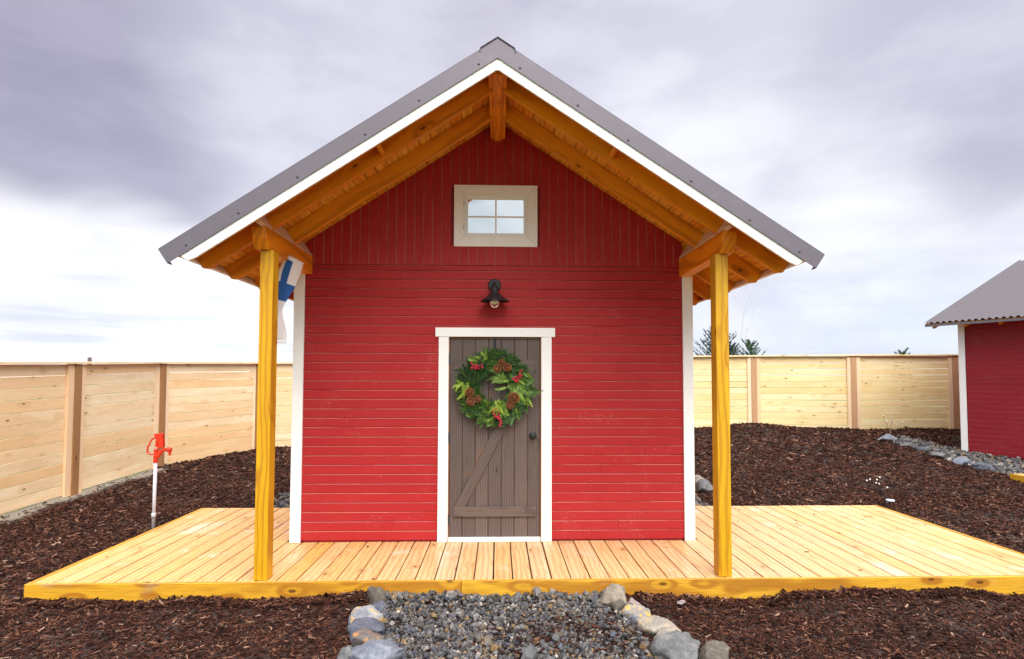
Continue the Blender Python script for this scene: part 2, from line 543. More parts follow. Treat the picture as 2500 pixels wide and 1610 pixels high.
def chips(n, x0, x1, y0, y1, L, keep=None, zoff=.0, deckz=None):
    x = rng.uniform(x0, x1, n); y = rng.uniform(y0, y1, n)
    k = (~in_block(x, y) | (deckz is not None)) & ~yard_edge(x, y)
    g = in_gravel(x, y)
    k &= ~g if keep is None else keep(x, y, g)
    d = (x < -5.85) & (y < 11.4) & (y > 6) & (rng.uniform(size=n) < .93)
    k &= ~d
    x = x[k]; y = y[k]; n = len(x)
    ln = L * np.minimum(rng.lognormal(0, .45, n), 2.0); wd = ln * rng.uniform(.14, .36, n); th = wd * rng.uniform(.25, .6, n)
    yawc = rng.uniform(0, math.pi, n); pit = rng.normal(0, .28, n); rol = rng.normal(0, .5, n)
    ax = np.stack([np.cos(yawc) * np.cos(pit), np.sin(yawc) * np.cos(pit), np.sin(pit)], 1)
    sd = np.stack([-np.sin(yawc), np.cos(yawc), np.zeros(n)], 1)
    upv = np.cross(ax, sd)
    sd2 = sd * np.cos(rol)[:, None] + upv * np.sin(rol)[:, None]; up2 = np.cross(ax, sd2)
    z = hgt(x, y) + lump(x, y) + zoff + rng.uniform(-.002, .022, n) * (L / .05)
    if deckz is not None: z = np.full(n, deckz)
    c = np.stack([x, y, z], 1)
    V = np.zeros((n, 8, 3))
    tp = rng.uniform(.25, 1.0, (n, 2)); sk = rng.uniform(-.25, .25, (n, 2))
    idx = 0
    for iu in (0, 1):
        for isd in (-1, 1):
            for iz in (-1, 1):
                V[:, idx] = c + ax * ((iu - .5) * ln + isd * sk[:, iu] * wd)[:, None] + sd2 * (isd * wd * .5 * tp[:, iu])[:, None] + up2 * (iz * th * .5)[:, None]
                idx += 1
    F0 = np.array([(0, 1, 3, 2), (4, 6, 7, 5), (0, 4, 5, 1), (2, 3, 7, 6), (1, 5, 7, 3)])
    F = (F0[None] + (np.arange(n) * 8)[:, None, None]).reshape(-1, 4)
    return V.reshape(-1, 3), F, np.repeat(rng.uniform(size=n), 8), n


cm, t = newmat('bark_chip')
rn = attr(t, 'rnd', 2)
ob = t.n('ShaderNodeTexCoord').outputs['Object']
cr = t.n('ShaderNodeValToRGB', {0: rn})
e = cr.color_ramp.elements
e[0].position = 0; e[0].color = (.014, .005, .004, 1)
e[1].position = 1; e[1].color = (.42, .27, .20, 1)
for p_, c_ in ((.3, (.030, .010, .007)), (.6, (.064, .023, .015)), (.85, (.120, .047, .029)), (.965, (.23, .11, .068))):
    q_ = e.new(p_); q_.color = c_ + (1,)
col = t.mix(t.m('MULTIPLY', t.ss(t.noise(ob, 300, 3, .7), .4, .7), .55), cr.outputs[0], (.014, .006, .005))
pat = t.noise(ob, 1.1, 4, .6, .5)
col = t.mix(t.m('MULTIPLY', t.ss(pat, .50, .66), .45), col, (.016, .008, .006))
finish(t, col, .85, t.noise(ob, 220, 3, .6), .5, .001, spec=.12)

parts = [chips(16, -3.6, 4.8, 5.2, 6.15, .022, keep=lambda x, y, g: x < 99, deckz=.004), chips(10, 2.1, 4.7, 6.2, 7.8, .025, keep=lambda x, y, g: x < 99, deckz=.004), chips(105000, -5.2, 6.6, 2.6, 5.04, .030), chips(20000, -6.2, -3.5, 5.0, 8.6, .040), chips(24000, 4.9, 9.5, 5.0, 8.6, .040),
         chips(75000, -6.2, 10.5, 7.9, 11.0, .044), chips(55000, -6.2, 13, 11.0, 15.4, .062),
         chips(2600, -.2, 1.2, 3.4, 4.6, .030, keep=lambda x, y, g: g & (np.exp(-((x - .5) / .45) ** 2 - ((y - 4.25) / .22) ** 2) > rng.uniform(size=len(x))), zoff=.035),
         chips(500, -1.2, 1.7, 3.2, 5.0, .03, keep=lambda x, y, g: g, zoff=.03),
         chips(2500, -5.2, -1.0, 4.88, 5.03, .042, zoff=.015), chips(2500, 1.1, 6.6, 4.88, 5.03, .042, zoff=.015)]
Vs, Fs, Rs = [], [], []; o_ = 0
for V, F, r_, n in parts:
    Vs.append(V); Fs.append(F + o_); Rs.append(r_); o_ += len(V)
tag(fastmesh('bark_mulch', np.concatenate(Vs), np.concatenate(Fs), cm, {'rnd': np.concatenate(Rs)}),
    'dark brown shredded bark mulch covering the fenced yard', 'mulch', None, 'stuff')

# ---- gravel
ph = (1 + 5 ** .5) / 2
ICO = np.array([(-1, ph, 0), (1, ph, 0), (-1, -ph, 0), (1, -ph, 0), (0, -1, ph), (0, 1, ph), (0, -1, -ph), (0, 1, -ph), (ph, 0, -1), (ph, 0, 1), (-ph, 0, -1), (-ph, 0, 1)]) / math.hypot(1, ph)
ICF = np.array([(0, 11, 5), (0, 5, 1), (0, 1, 7), (0, 7, 10), (0, 10, 11), (1, 5, 9), (5, 11, 4), (11, 10, 2), (10, 7, 6), (7, 1, 8), (3, 9, 4), (3, 4, 2), (3, 2, 6), (3, 6, 8), (3, 8, 9), (4, 9, 5), (2, 4, 11), (6, 2, 10), (8, 6, 7), (9, 8, 1)])


def stones(n, x0, x1, y0, y1, rad, keep, zb=0.0):
    x = rng.uniform(x0, x1, n); y = rng.uniform(y0, y1, n)
    k = keep(x, y); x = x[k]; y = y[k]; n = len(x)
    r = rad * rng.lognormal(0, .32, n)
    V = ICO[None] * rng.uniform(.72, 1.25, (n, 12, 1))
    V = V * np.stack([rng.uniform(.75, 1.35, n), rng.uniform(.6, 1.05, n), rng.uniform(.45, .85, n)], 1)[:, None, :]
    # random rotation
    a = rng.normal(size=(n, 4)); a /= np.linalg.norm(a, axis=1)[:, None]
    q0, q1, q2, q3 = a.T
    Rm = np.array([[1 - 2 * (q2**2 + q3**2), 2 * (q1*q2 - q0*q3), 2 * (q1*q3 + q0*q2)], [2 * (q1*q2 + q0*q3), 1 - 2 * (q1**2 + q3**2), 2 * (q2*q3 - q0*q1)], [2 * (q1*q3 - q0*q2), 2 * (q2*q3 + q0*q1), 1 - 2 * (q1**2 + q2**2)]]).transpose(2, 0, 1)
    V = np.einsum('nij,nkj->nki', Rm, V) * r[:, None, None]
    z = hgt(x, y) + lump(x, y) + zb + r * rng.uniform(.1, .9, n)
    V = V + np.stack([x, y, z], 1)[:, None, :]
    F = (ICF[None] + (np.arange(n) * 12)[:, None, None]).reshape(-1, 3)
    return V.reshape(-1, 3), F, np.repeat(rng.uniform(size=n), 12), n


sm, t = newmat('gravel_stone')
rn = attr(t, 'rnd', 2)
ob = t.n('ShaderNodeTexCoord').outputs['Object']
cr = t.n('ShaderNodeValToRGB', {0: rn})
e = cr.color_ramp.elements
cr.color_ramp.interpolation = 'CONSTANT'
e[0].position = 0; e[0].color = (.050, .054, .068, 1)
e[1].position = .97; e[1].color = (.62, .58, .55, 1)
for p_, c_ in ((.15, (.10, .105, .125)), (.32, (.165, .168, .19)), (.46, (.065, .060, .060)), (.60, (.225, .215, .215)), (.70, (.16, .125, .095)), (.80, (.085, .10, .15)), (.87, (.30, .19, .085)), (.93, (.34, .32, .32))):
    q_ = e.new(p_); q_.color = c_ + (1,)
col = t.mix(t.ss(t.noise(ob, 90, 4, .65), .35, .7), cr.outputs[0], t.mix(.5, cr.outputs[0], (.09, .08, .08)))
col = t.mix(1.0, col, (.76, .74, .69), 'MULTIPLY')
finish(t, col, .6, t.noise(ob, 160, 4, .6), .5, .0015)


def gravel(name, specs, label):
    Vs, Fs, Rs = [], [], []; o_ = 0
    for sp in specs:
        V, F, r_, n = stones(*sp)
        Vs.append(V); Fs.append(F + o_); Rs.append(r_); o_ += len(V)
    tag(fastmesh(name, np.concatenate(Vs), np.concatenate(Fs), sm, {'rnd': np.concatenate(Rs)}), label, 'gravel', None, 'stuff')


gravel('gravel', [(13000, -1.4, 1.9, 2.7, 5.1, .0125, lambda x, y: (x > path_l(y)) & (x < path_r(y)) & (y < 5.03), .002),
                  (9000, -1.4, 1.9, 2.7, 5.1, .0155, lambda x, y: (x > path_l(y)) & (x < path_r(y)) & (y < 5.02), .012),
                  (520, -1.1, 1.1, 4.88, 5.03, .018, lambda x, y: (x > path_l(y)) & (x < path_r(y)), .035)],
       'grey crushed stone path in front of the deck between two rows of rocks')
gravel('gravel', [(3600, -3.15, 2.75, 7.95, 10.9, .035, lambda x, y: ~in_block(x, y), .0)], 'crushed stone strip around the back of the red cabin')
gravel('gravel', [(5200, 8.2, 10.3, 9.6, 13.4, .026, lambda x, y: inpoly(x, y, gravpoly_b) & ~in_block(x, y), .0)], 'crushed stone strip at the foot of the second red building')


# ------------------------------------------------------------------ rocks
def rock_mat(name, c1, c2, lich=None, la=.5):
    m, t = newmat(name)
    ob = t.n('ShaderNodeTexCoord').outputs['Object']
    n1 = t.noise(ob, 9, 7, .7, .4); n2 = t.noise(ob, 60, 5, .7)
    c1 = tuple(x * .82 for x in c1); c2 = tuple(x * .76 for x in c2)
    col = t.mix(t.ss(n1, .35, .65), c1, c2)
    col = t.mix(t.m('MULTIPLY', t.ss(n2, .5, .75), .5), col, tuple(x * .4 for x in c1))
    cr_ = t.noise(t.v('MULTIPLY', ob, (3, 3, 14)), 4, 5, .7, 1.2)
    col = t.mix(t.m('MULTIPLY', t.ss(t.m('ABSOLUTE', t.m('SUBTRACT', cr_, .5)), .03, .0), .6), col, tuple(x * .3 for x in c1))  # crevice shade painted in as dark lines along the noise
    if lich:
        col = t.mix(t.m('MULTIPLY', t.ss(t.noise(ob, 13, 4, .6, .3), .5, .6), la), col, lich)
    finish(t, col, .75, t.m('ADD', t.m('MULTIPLY', n2, .35), n1), .8, .015)
    return m


RM = {'tan': rock_mat('tan_rock', (.26, .21, .16), (.44, .37, .29)), 'grey': rock_mat('grey_rock', (.13, .13, .135), (.28, .28, .28)),
      'white': rock_mat('white_rock', (.30, .31, .36), (.52, .51, .52), (.60, .36, .08), .8), 'blue': rock_mat('blue_grey_rock', (.09, .10, .14), (.20, .21, .27)),
      'paleblue': rock_mat('pale_blue_rock', (.15, .165, .22), (.32, .34, .40)), 'rust': rock_mat('rusty_rock', (.13, .12, .14), (.30, .22, .16), (.44, .21, .05), .8),
      'orange': rock_mat('orange_rock', (.30, .27, .25), (.46, .42, .38), (.68, .36, .03), .9), 'pale': rock_mat('pale_rock', (.30, .27, .23), (.50, .45, .39), (.52, .36, .19), .4),
      'brown': rock_mat('brown_rock', (.10, .085, .07), (.24, .20, .16)), 'pink': rock_mat('pink_rock', (.38, .30, .28), (.58, .49, .47))}
import bmesh
_bm = bmesh.new(); bmesh.ops.create_icosphere(_bm, subdivisions=4, radius=1)
SPH = np.array([v.co[:] for v in _bm.verts]); SPF = np.array([[v.index for v in f.verts] for f in _bm.faces]); _bm.free()


def rock(x, y, size, kind, label, seed, rot=0.0, group=None, sink=.25, lift=0.0, name='rock'):
    g = np.random.default_rng(seed)
    P = SPH.copy()
    for k in range(15):
        nn = g.normal(size=3); nn /= np.linalg.norm(nn)
        dd = g.uniform(.52, .88)
        pr = P @ nn - dd
        P -= np.clip(pr, 0, None)[:, None] * nn * .96
    off = g.uniform(-20, 20, 3)
    dsp = np.array([mn.fractal(Vector(p * 1.7 + off), .9, 2.1, 5) for p in P])
    dsp2 = np.array([mn.fractal(Vector(p * 5.5 + off), .8, 2.1, 3) for p in P])
    P *= (1 + dsp * .17 + dsp2 * .03)[:, None]
    P *= np.array(size) * .5 / np.array([.80, .80, .78])
    c, s_ = math.cos(rot), math.sin(rot)
    P = np.stack([P[:, 0] * c - P[:, 1] * s_, P[:, 0] * s_ + P[:, 1] * c, P[:, 2]], 1)
    z = float(hgt(x, y)) + lift
    P[:, 2] += size[2] * (.5 - sink)
    o = fastmesh(name, P, SPF, RM[kind], smooth=True)
    o.location = (x, y, z)
    return tag(o, label, 'rock', group)


GL, GR = 'rocks edging the gravel path', 'rocks edging the gravel path'
rock(-.955, 4.90, (.14, .13, .20), 'brown', 'pointed brown-grey rock standing against the deck at the left top of the gravel path', 1, group=GL)
rock(-.896, 4.76, (.13, .11, .11), 'blue', 'small blue-grey stone just below the pointed rock, left side of the gravel path', 2, .4, GL)
rock(-.945, 4.55, (.20, .17, .17), 'white', 'whitish rock with orange lichen on the left edge of the gravel path', 3, .2, GL)
rock(-.92, 4.33, (.24, .17, .16), 'blue', 'dark blue-grey rock below the lichened white rock', 4, .1, GL)
rock(-.865, 4.16, (.25, .15, .13), 'rust', 'rust-stained flat rock on the left edge, above the large pale blue boulder', 5, -.1, GL)
rock(-.775, 3.95, (.35, .22, .17), 'paleblue', 'large pale blue boulder at the bottom left end of the gravel path', 6, -.2, GL)
rock(-.945, 3.95, (.13, .12, .11), 'grey', 'small grey stone tucked left of the large pale blue boulder', 7, .3, GL)
rock(.895, 4.90, (.22, .18, .22), 'tan', 'rough tan boulder against the deck at the right top of the gravel path', 11, .3, GR)
rock(.93, 4.72, (.13, .10, .12), 'brown', 'small dark brown stone under the tan boulder on the right edge', 12, .5, GR)
rock(1.03, 4.71, (.10, .09, .09), 'pink', 'little pinkish stone right of the dark brown stone', 13, .1, GR, lift=.03)
rock(1.03, 4.58, (.20, .12, .12), 'orange', 'flat stone with a bright orange lichen patch on the right edge', 14, -.1, GR)
rock(.98, 4.47, (.10, .09, .09), 'paleblue', 'small pale blue stone below the orange lichen stone', 15, .6, GR)
rock(1.12, 4.33, (.34, .20, .17), 'pale', 'long pale slab rock, widest on the right edge of the gravel path', 16, -.35, GR)
rock(1.12, 4.15, (.16, .12, .12), 'pale', 'crumbly cream stone wedged between the pale slab and the grey boulder', 17, .4, GR)
rock(1.16, 3.97, (.26, .20, .20), 'grey', 'large rounded grey boulder at the bottom right of the gravel path', 18, .1, GR)
rock(1.35, 3.90, (.22, .18, .15), 'brown', 'dark brown-grey rock right of the large rounded grey boulder', 19, -.3, GR)
rock(1.427, 4.83, (.07, .045, .035), 'pink', 'tiny pale pink stone lying on mulch below the deck, right of the path', 20, .3)
rock(3.00, 9.05, (.30, .24, .20), 'grey', 'pale grey stone beside the right rear side of the cabin, half behind the corner board', 21, .2)
rock(3.09, 9.55, (.20, .16, .14), 'pale', 'cream stone above the pale grey stone beside the cabin', 22, -.2)
rock(3.19, 10.45, (.18, .15, .14), 'grey', 'small grey stone farthest back in the row beside the cabin', 23, .2)
GB = 'stones edging the gravel by the second building'
for k, (x, y, sx_, kd, lb) in enumerate([
        (8.42, 13.05, .55, 'paleblue', 'flat pale blue slab at the far left end of the gravel by the second building'),
        (8.72, 12.95, .30, 'grey', 'grey stone right behind the flat pale blue slab'),
        (8.98, 13.0, .26, 'paleblue', 'bluish stone standing just left of the second building corner board'),
        (8.38, 12.35, .34, 'grey', 'grey edging stone second from the pale blue slab'),
        (8.33, 11.85, .40, 'blue', 'dark blue-grey edging stone level with the white corner board'),
        (8.30, 11.35, .36, 'grey', 'grey edging stone below the white corner board'),
        (8.30, 10.85, .38, 'paleblue', 'pale blue edging stone under the red wall, towards the frame edge'),
        (8.34, 10.35, .40, 'blue', 'dark edging stone under the red wall close to the frame edge')]):
    rock(x, y, (sx_ * .8, sx_ * .8, sx_ * .38), kd, lb, 40 + k, k * .7, GB, sink=.3)

# ------------------------------------------------------------------ deck
deck = thing('deck', ((DX0 + DX1) / 2, DY0, -.2), 'low new yellow wooden deck of narrow boards around the red cabin', 'deck')
mb = MB()
nb = int(round((DX1 - DX0 - .08) / .1575)); pit = (DX1 - DX0 - .08) / nb
for i in range(nb):
    x0 = DX0 + .04 + i * pit + .005 + rng.uniform(-.001, .001); x1 = x0 + pit - .012 + rng.uniform(-.0015, .0015)
    xc = (x0 + x1) / 2
    # raw pale boards in the middle, warmer sealed boards to the left
    rv = float(np.clip(.72 - .55 * sst(xc, -2.2, -.6) + .18 * sst(xc, 2.2, 4.8) + rng.normal(0, .13), 0, 1))
    dz = rng.uniform(-.0015, .0015)
    if x1 > HX0 and x0 < HX1: segs = [(DY0 + .042, HY0 + .03)]
    else: segs = [(DY0 + .042, DY1 - .004)]
    for (a, b) in segs:
        mb.box((x0, a, -.036 + dz), (x1, b, dz), 1, rv)
        for yj in (5.13, 5.72, 6.18, 6.8, 7.35, 7.86):
            if yj < b - .02:
                for xs_ in (x0 + .025, x1 - .025): mb.lathe([(.0050, 0), (.0045, .0012), (0, .0008)], (xs_ + rng.uniform(-.004, .004), yj + rng.uniform(-.008, .008), dz - .0001), 6, mi=1)
mb.build('deck_board', [DECKM, plain('deck_screw', (.20, .12, .05), .5, .3)], deck, bevel=.004)
mb = MB()
mb.box((DX0, DY0, -.26), (-.295, DY0 + .038, .001), 0, .3); mb.box((-.292, DY0, -.26), (DX1, DY0 + .038, .001), 0, .8)
mb.build('rim_board', RIMM, deck, bevel=.004)
for (a, b) in ((DX0, DX0 + .036), (DX1 - .036, DX1)):
    mb = MB(); mb.box((a, DY0 + .0385, -.26), (b, DY1, .001), 1, .4); mb.build('rim_board', RIMM, deck, bevel=.004)
mb = MB(); mb.box((DX0 + .04, DY0 + .05, -.22), (HX0, DY1 - .04, -.045)); mb.box((HX1, DY0 + .05, -.22), (DX1 - .04, DY1 - .04, -.045)); mb.box((HX0 + .001, DY0 + .05, -.22), (HX1 - .001, HY0, -.045))
mb.build('joist_frame', DARK, deck)

# ------------------------------------------------------------------ main cabin
YW = HY0
XA = -.015
cabin = thing('cabin', (XA, YW, 0), 'small red timber cabin with steep gable roof, white trim and wreathed brown door', 'cabin')
TH = math.atan(.657); CT, ST = math.cos(TH), math.sin(TH)
Z0 = 4.11


def rp(s, u, v):     # point (x,z) on the roof section: u down the slope, v perpendicular above the rafter underside
    return (XA + s * (u * CT + v * ST), Z0 - u * ST + v * CT)


def ap(v, dx=0.0):   # apex point of the line at height v, dx to the side
    return Z0 + v / CT - abs(dx) * ST / CT


def slope_poly(s, v0, v1, uend, x0=0.0):
    return [(XA + s * x0, ap(v0, x0)), rp(s, uend, v0), rp(s, uend, v1), (XA + s * x0, ap(v1, x0))]


def roofline(x, v=.148): return Z0 + v / CT - abs(x - XA) * ST / CT


PIT = .0936
TY = .018
# lower siding, horizontal boards
mb = MB(); z = .018; row = 0
xl, xr_ = -1.957, 1.887
while z < 2.775:
    z1 = min(z + PIT, 2.785)
    spans = [(xl, -.603), (.537, xr_)] if z < 2.05 else ([(xl, -.637), (.573, xr_)] if z < 2.13 and False else [(xl, xr_)])
    if z < 2.05 < z1: spans = [(xl, -.603), (.537, xr_)]
    for (a, b) in spans:
        cuts = [a]
        if b - a > 2: cuts += sorted([rng.uniform(a + .6, a + 1.8), rng.uniform(b - 1.7, b - .6)]) if row % 2 else [rng.uniform(a + .8, b - .8)]
        elif rng.uniform() < .35: cuts.append(rng.uniform(a + .3, b - .3))
        cuts.append(b)
        for c0, c1 in zip(cuts[:-1], cuts[1:]):
            yf = YW + rng.uniform(-.001, .001)
            poly = [(yf, z + .004), (yf, z1 - .0065), (yf + .006, z1 - .0005), (YW + TY, z1 - .0005), (YW + TY, z + .004)]
            mb.prism(poly, 'x', c0 + .0008, c1 - .0008, [0, 1, 0, 0, 0])
    z = z1; row += 1
mb.build('horizontal_siding', [RED, REDW], cabin)
# gable siding, vertical boards
mb = MB(); nb = 42; pw = (xr_ - xl) / nb
for i in range(nb):
    x0 = xl + i * pw + .0007; x1 = x0 + pw - .0014; yf = YW - .007 + rng.uniform(-.0008, .0008)
    cs = [(x0, YW + TY), (x0, yf + .006), (x0 + .005, yf), (x1 - .005, yf), (x1, yf + .006), (x1, YW + TY)]
    if x0 < XA < x1: pass
    spans = [(lambda a: 2.787, lambda a: roofline(a) - .003)]
    if x1 > -.44 and x0 < .375: spans = [(lambda a: 2.787, lambda a: 2.990), (lambda a: 3.600, lambda a: roofline(a) - .003)]
    for zb_, zt_ in spans:
      vs = [(a, b, zb_(a)) for a, b in cs] + [(a, b, zt_(a)) for a, b in cs]
      F = [(0, 1, 2, 3, 4, 5), (11, 10, 9, 8, 7, 6)] + [((j + 1) % 6, j, 6 + j, 6 + (j + 1) % 6) for j in range(6)]
      wc = [(p[2], p[0], p[1]) for p in vs]
      mb.add(vs, F, wc, None, [0, 0, 0, 1, 0, 1, 0, 0])
for i in range(nb):
    for zz in (2.83, 3.52):
        x = xl + (i + .5) * pw + rng.uniform(-.02, .02)
        if zz > roofline(x) - .1 or (-.47 < x < .40 and zz > 3): continue
        mb.lathe([(.0038, 0), (.0025, .0022), (0, .0024)], (x, YW - .0072, zz + rng.uniform(-.012, .012)), 6, (0, -1, 0), mi=2)
mb.build('gable_siding', [RED, REDW, plain('nail_metal', (.5, .38, .36), .5, .2)], cabin)
# wall core and side walls
mb = MB()
mb.box((-1.95, YW + .0185, .0), (-.505, YW + .10, 2.77)); mb.box((.436, YW + .0185, .0), (1.88, YW + .10, 2.77)); mb.box((-.5048, YW + .0185, 2.055), (.4358, YW + .10, 2.77))
mb.prism([(-1.95, 2.7702), (1.88, 2.7702), (1.88, roofline(1.9) - .02), (XA, roofline(XA) - .02), (-1.95, roofline(-1.96) - .02)], 'y', YW + .0186, YW + .09)
mb.build('wall_sheathing', RED2, cabin)
for s in (-1, 1):
    mb = MB(); z = .018; xo = HX0 if s < 0 else HX1
    while z < 2.83:
        z1 = z + PIT
        xf = xo - s * .022
        poly = [(xf, z + .0015), (xf, z1 - .0065), (xf - s * .007, z1 - .0015), (xf - s * .02, z1 - .0015), (xf - s * .02, z + .0015)]
        mb.prism(poly, 'y', YW + .099, HY1 - .08, [0, 1, 0, 0, 0])
        z = z1
    mb.box((xf - s * .021, YW + .10, 0), (xf - s * .09, HY1 - .08, 2.86))
    mb.build('side_siding', [RED, REDW], cabin)
mb = MB(); mb.box((-1.95, HY1 - .06, 0), (1.88, HY1 - .02, 2.8)); mb.prism([(-1.95, 2.801), (1.88, 2.801), (1.88, roofline(1.9) - .02), (XA, roofline(XA) - .02), (-1.95, roofline(-1.96) - .02)], 'y', HY1 - .06, HY1 - .02)
mb.build('rear_wall', RED, cabin)
# corner boards: front face plus return
for (a, b, s) in ((-2.062, -1.957, -1), (1.887, 1.992, 1)):
    for (yf, yb) in ((YW - .02, YW + .098), (HY1 - .1, HY1)):
        mb = MB()
        mb.box((a, yf, .003), (b, yf + .022, 2.70), 2)
        xo = a if s < 0 else b
        mb.box((xo, yf + .0225, .003), (xo - s * .022, yb, 2.70), 2)
        mb.build('corner_board', WHITE, cabin, bevel=.002)

# window
win = MB()
wx0, wx1, wz0, wz1 = -.458, .393, 2.978, 3.611
yo = YW - .03
fwid = .099
ix0, ix1, iz0, iz1 = wx0 + fwid, wx1 - fwid, wz0 + fwid, wz1 - fwid
g = .0012
for poly, al in [([(wx0, wz0), (wx1, wz0), (ix1 - g, iz0), (ix0 + g, iz0)], (1, 0, 0)), ([(wx0, wz1), (ix0 + g, iz1), (ix1 - g, iz1), (wx1, wz1)], (1, 0, 0)),
                 ([(wx0, wz0 + 2 * g), (ix0, iz0 + g), (ix0, iz1 - g), (wx0, wz1 - 2 * g)], (0, 0, 1)), ([(wx1, wz0 + 2 * g), (wx1, wz1 - 2 * g), (ix1, iz1 - g), (ix1, iz0 + g)], (0, 0, 1))]:
    win.prism(poly, 'y', yo, YW + .01, along=al)
window = win.build('window', CREAM, cabin, bevel=.0015)
mb = MB()


def rectframe(mb, x0, x1, z0, z1, wd, ya, yb):
    mb.box((x0, ya, z0), (x1, yb, z0 + wd)); mb.box((x0, ya, z1 - wd), (x1, yb, z1))
    mb.box((x0, ya, z0 + wd + .0005), (x0 + wd, yb, z1 - wd - .0005), 2); mb.box((x1 - wd, ya, z0 + wd + .0005), (x1, yb, z1 - wd - .0005), 2)


rectframe(mb, ix0 + .001, ix1 - .001, iz0 + .001, iz1 - .001, .018, YW - .024, YW + .012)
rectframe(mb, ix0 + .0195, ix1 - .0195, iz0 + .0195, iz1 - .0195, .022, YW - .012, YW + .012)
mb.build('sash', WHITE, window, bevel=.0015)
gx0, gx1, gz0, gz1 = ix0 + .041, ix1 - .041, iz0 + .041, iz1 - .041
mb = MB(); mb.box((gx0, YW + .0025, gz0), (gx1, YW + .006, gz1))
glm, t = newmat('window_glass')
ob = t.n('ShaderNodeTexCoord').outputs['Object']
finish(t, (.94, .95, .95), .03, t.noise(ob, 2.0, 2), .02, .02, metal=1.0)
mb.build('pane', glm, window)
mb = MB(); mb.box(((gx0 + gx1) / 2 - .008, YW - .001, gz0), ((gx0 + gx1) / 2 + .008, YW + .002, gz1)); zc = (gz0 + gz1) / 2 - .004
mb.box((gx0, YW - .001, zc - .008), ((gx0 + gx1) / 2 - .0085, YW + .002, zc + .008)); mb.box(((gx0 + gx1) / 2 + .0085, YW - .001, zc - .008), (gx1, YW + .002, zc + .008))
mb.build('muntin', WHITE, window)
mb = MB()
for zz in (iz0 + .10, iz1 - .09):
    mb = MB(); mb.box((ix0 - .003, yo - .004, zz - .018), (ix0 + .004, yo + .002, zz + .018)); mb.build('hinge', plain('dull_hinge', (.3, .28, .27)), window)

# door
mb = MB(); dx0, dx1, dz0, dz1 = -.494, .425, .045, 2.036
n = 7; pw = (dx1 - dx0) / n; yd = YW + .012
for i in range(n):
    a = dx0 + i * pw + .0008; b = a + pw - .0016
    cs = [(a, yd + .03), (a, yd + .006), (a + .006, yd), (b - .006, yd), (b, yd + .006), (b, yd + .03)]
    mb.prism(cs, 'z', dz0, dz1)
door = mb.build('door', DOORM, cabin)
mb = MB()
mb.box((-.447, yd - .022, .250), (.381, yd - .0003, .348), 0, .9); mb.box((-.450, yd - .022, 1.725), (.380, yd - .0003, 1.820), 0, .7)
dg = [(-.438, .3485), (-.326, .3485), (.371, 1.7245), (.266, 1.7245)]
mb.prism(dg, 'y', yd - .021, yd - .0003, along=(.42, 0, .80), rn=.6)
for bx in np.linspace(dx0 + pw / 2, dx1 - pw / 2, 7):
    for zz in (.30, 1.772): mb.lathe([(.006, 0), (.004, .002), (0, .0022)], (bx + rng.uniform(-.01, .01), yd - .0222, zz), 8, (0, -1, 0), mi=1)
for f_ in (.15, .42, .9): mb.lathe([(.006, 0), (.004, .002), (0, .0022)], (-.382 + f_ * .70, yd - .0212, .35 + f_ * 1.374), 8, (0, -1, 0), mi=1)
mb.build('brace_board', [wood('door_brace_wood', (.115, .084, .075), (.155, .112, .098), (.045, .031, .028), .8, .3, .55, flecks=.4), plain('screw', (.09, .07, .06), .5, .4)], door)
mb = MB()
mb.lathe([(.038, 0), (.038, .006), (.030, .010), (.014, .012), (.014, .035), (.024, .042), (.030, .055), (.027, .068), (.016, .073), (0, .074)], (.349, yd, 1.055), 24, (0, -1, 0))
mb.build('door_knob', BLACKM, door, smooth=True)
HING = plain('hinge_metal', (.10, .095, .10), .45, .6)
for zz in (1.83, 1.035, .215):
    mb = MB(); mb.tube([(dx0 - .004, yd - .008, zz - .055), (dx0 - .004, yd - .008, zz + .055)], .007, 8); mb.box((dx0, yd - .003, zz - .05), (dx0 + .010, yd - .0005, zz + .05)); mb.build('hinge', HING, door)
mb = MB(); mb.box((dx1 - .003, yd - .004, 1.03), (dx1 + .006, yd + .008, 1.075)); mb.build('strike_plate', BLACKM, door)
mb = MB(); mb.lathe([(.006, 0), (.006, .003), (0, .004)], (.418, yd, 1.395), 8, (0, -1, 0)); mb.build('bolt_head', BLACKM, door)
# jamb, casing
mb = MB()
mb.box((-.503, YW + .0, .02), (-.495, YW + .11, 2.038), 2); mb.box((.426, YW + .0, .02), (.434, YW + .11, 2.038), 2); mb.box((-.503, YW + .0, 2.0385), (.434, YW + .11, 2.048), 0)
mb.build('door_jamb', wood('jamb_wood', (.42, .18, .07), (.42, .18, .07), (.2, .08, .03)), cabin)
mb = MB(); mb.box((-.4945, YW - .028, .004), (.4255, YW + .10, .0435), 0); mb.build('threshold', CREAM, cabin, bevel=.003)
mb = MB()
mb.box((-.604, YW - .024, .002), (-.5035, YW - .0005, 2.054), 2); mb.box((.4345, YW - .024, .002), (.538, YW - .0005, 2.054), 2); mb.box((-.638, YW - .030, 2.055), (.574, YW - .0005, 2.147), 0)
mb.build('door_casing', WHITE, cabin, bevel=.002)

# roof
YR = 4.80
RY1 = HY1 + .55
mb = MB()
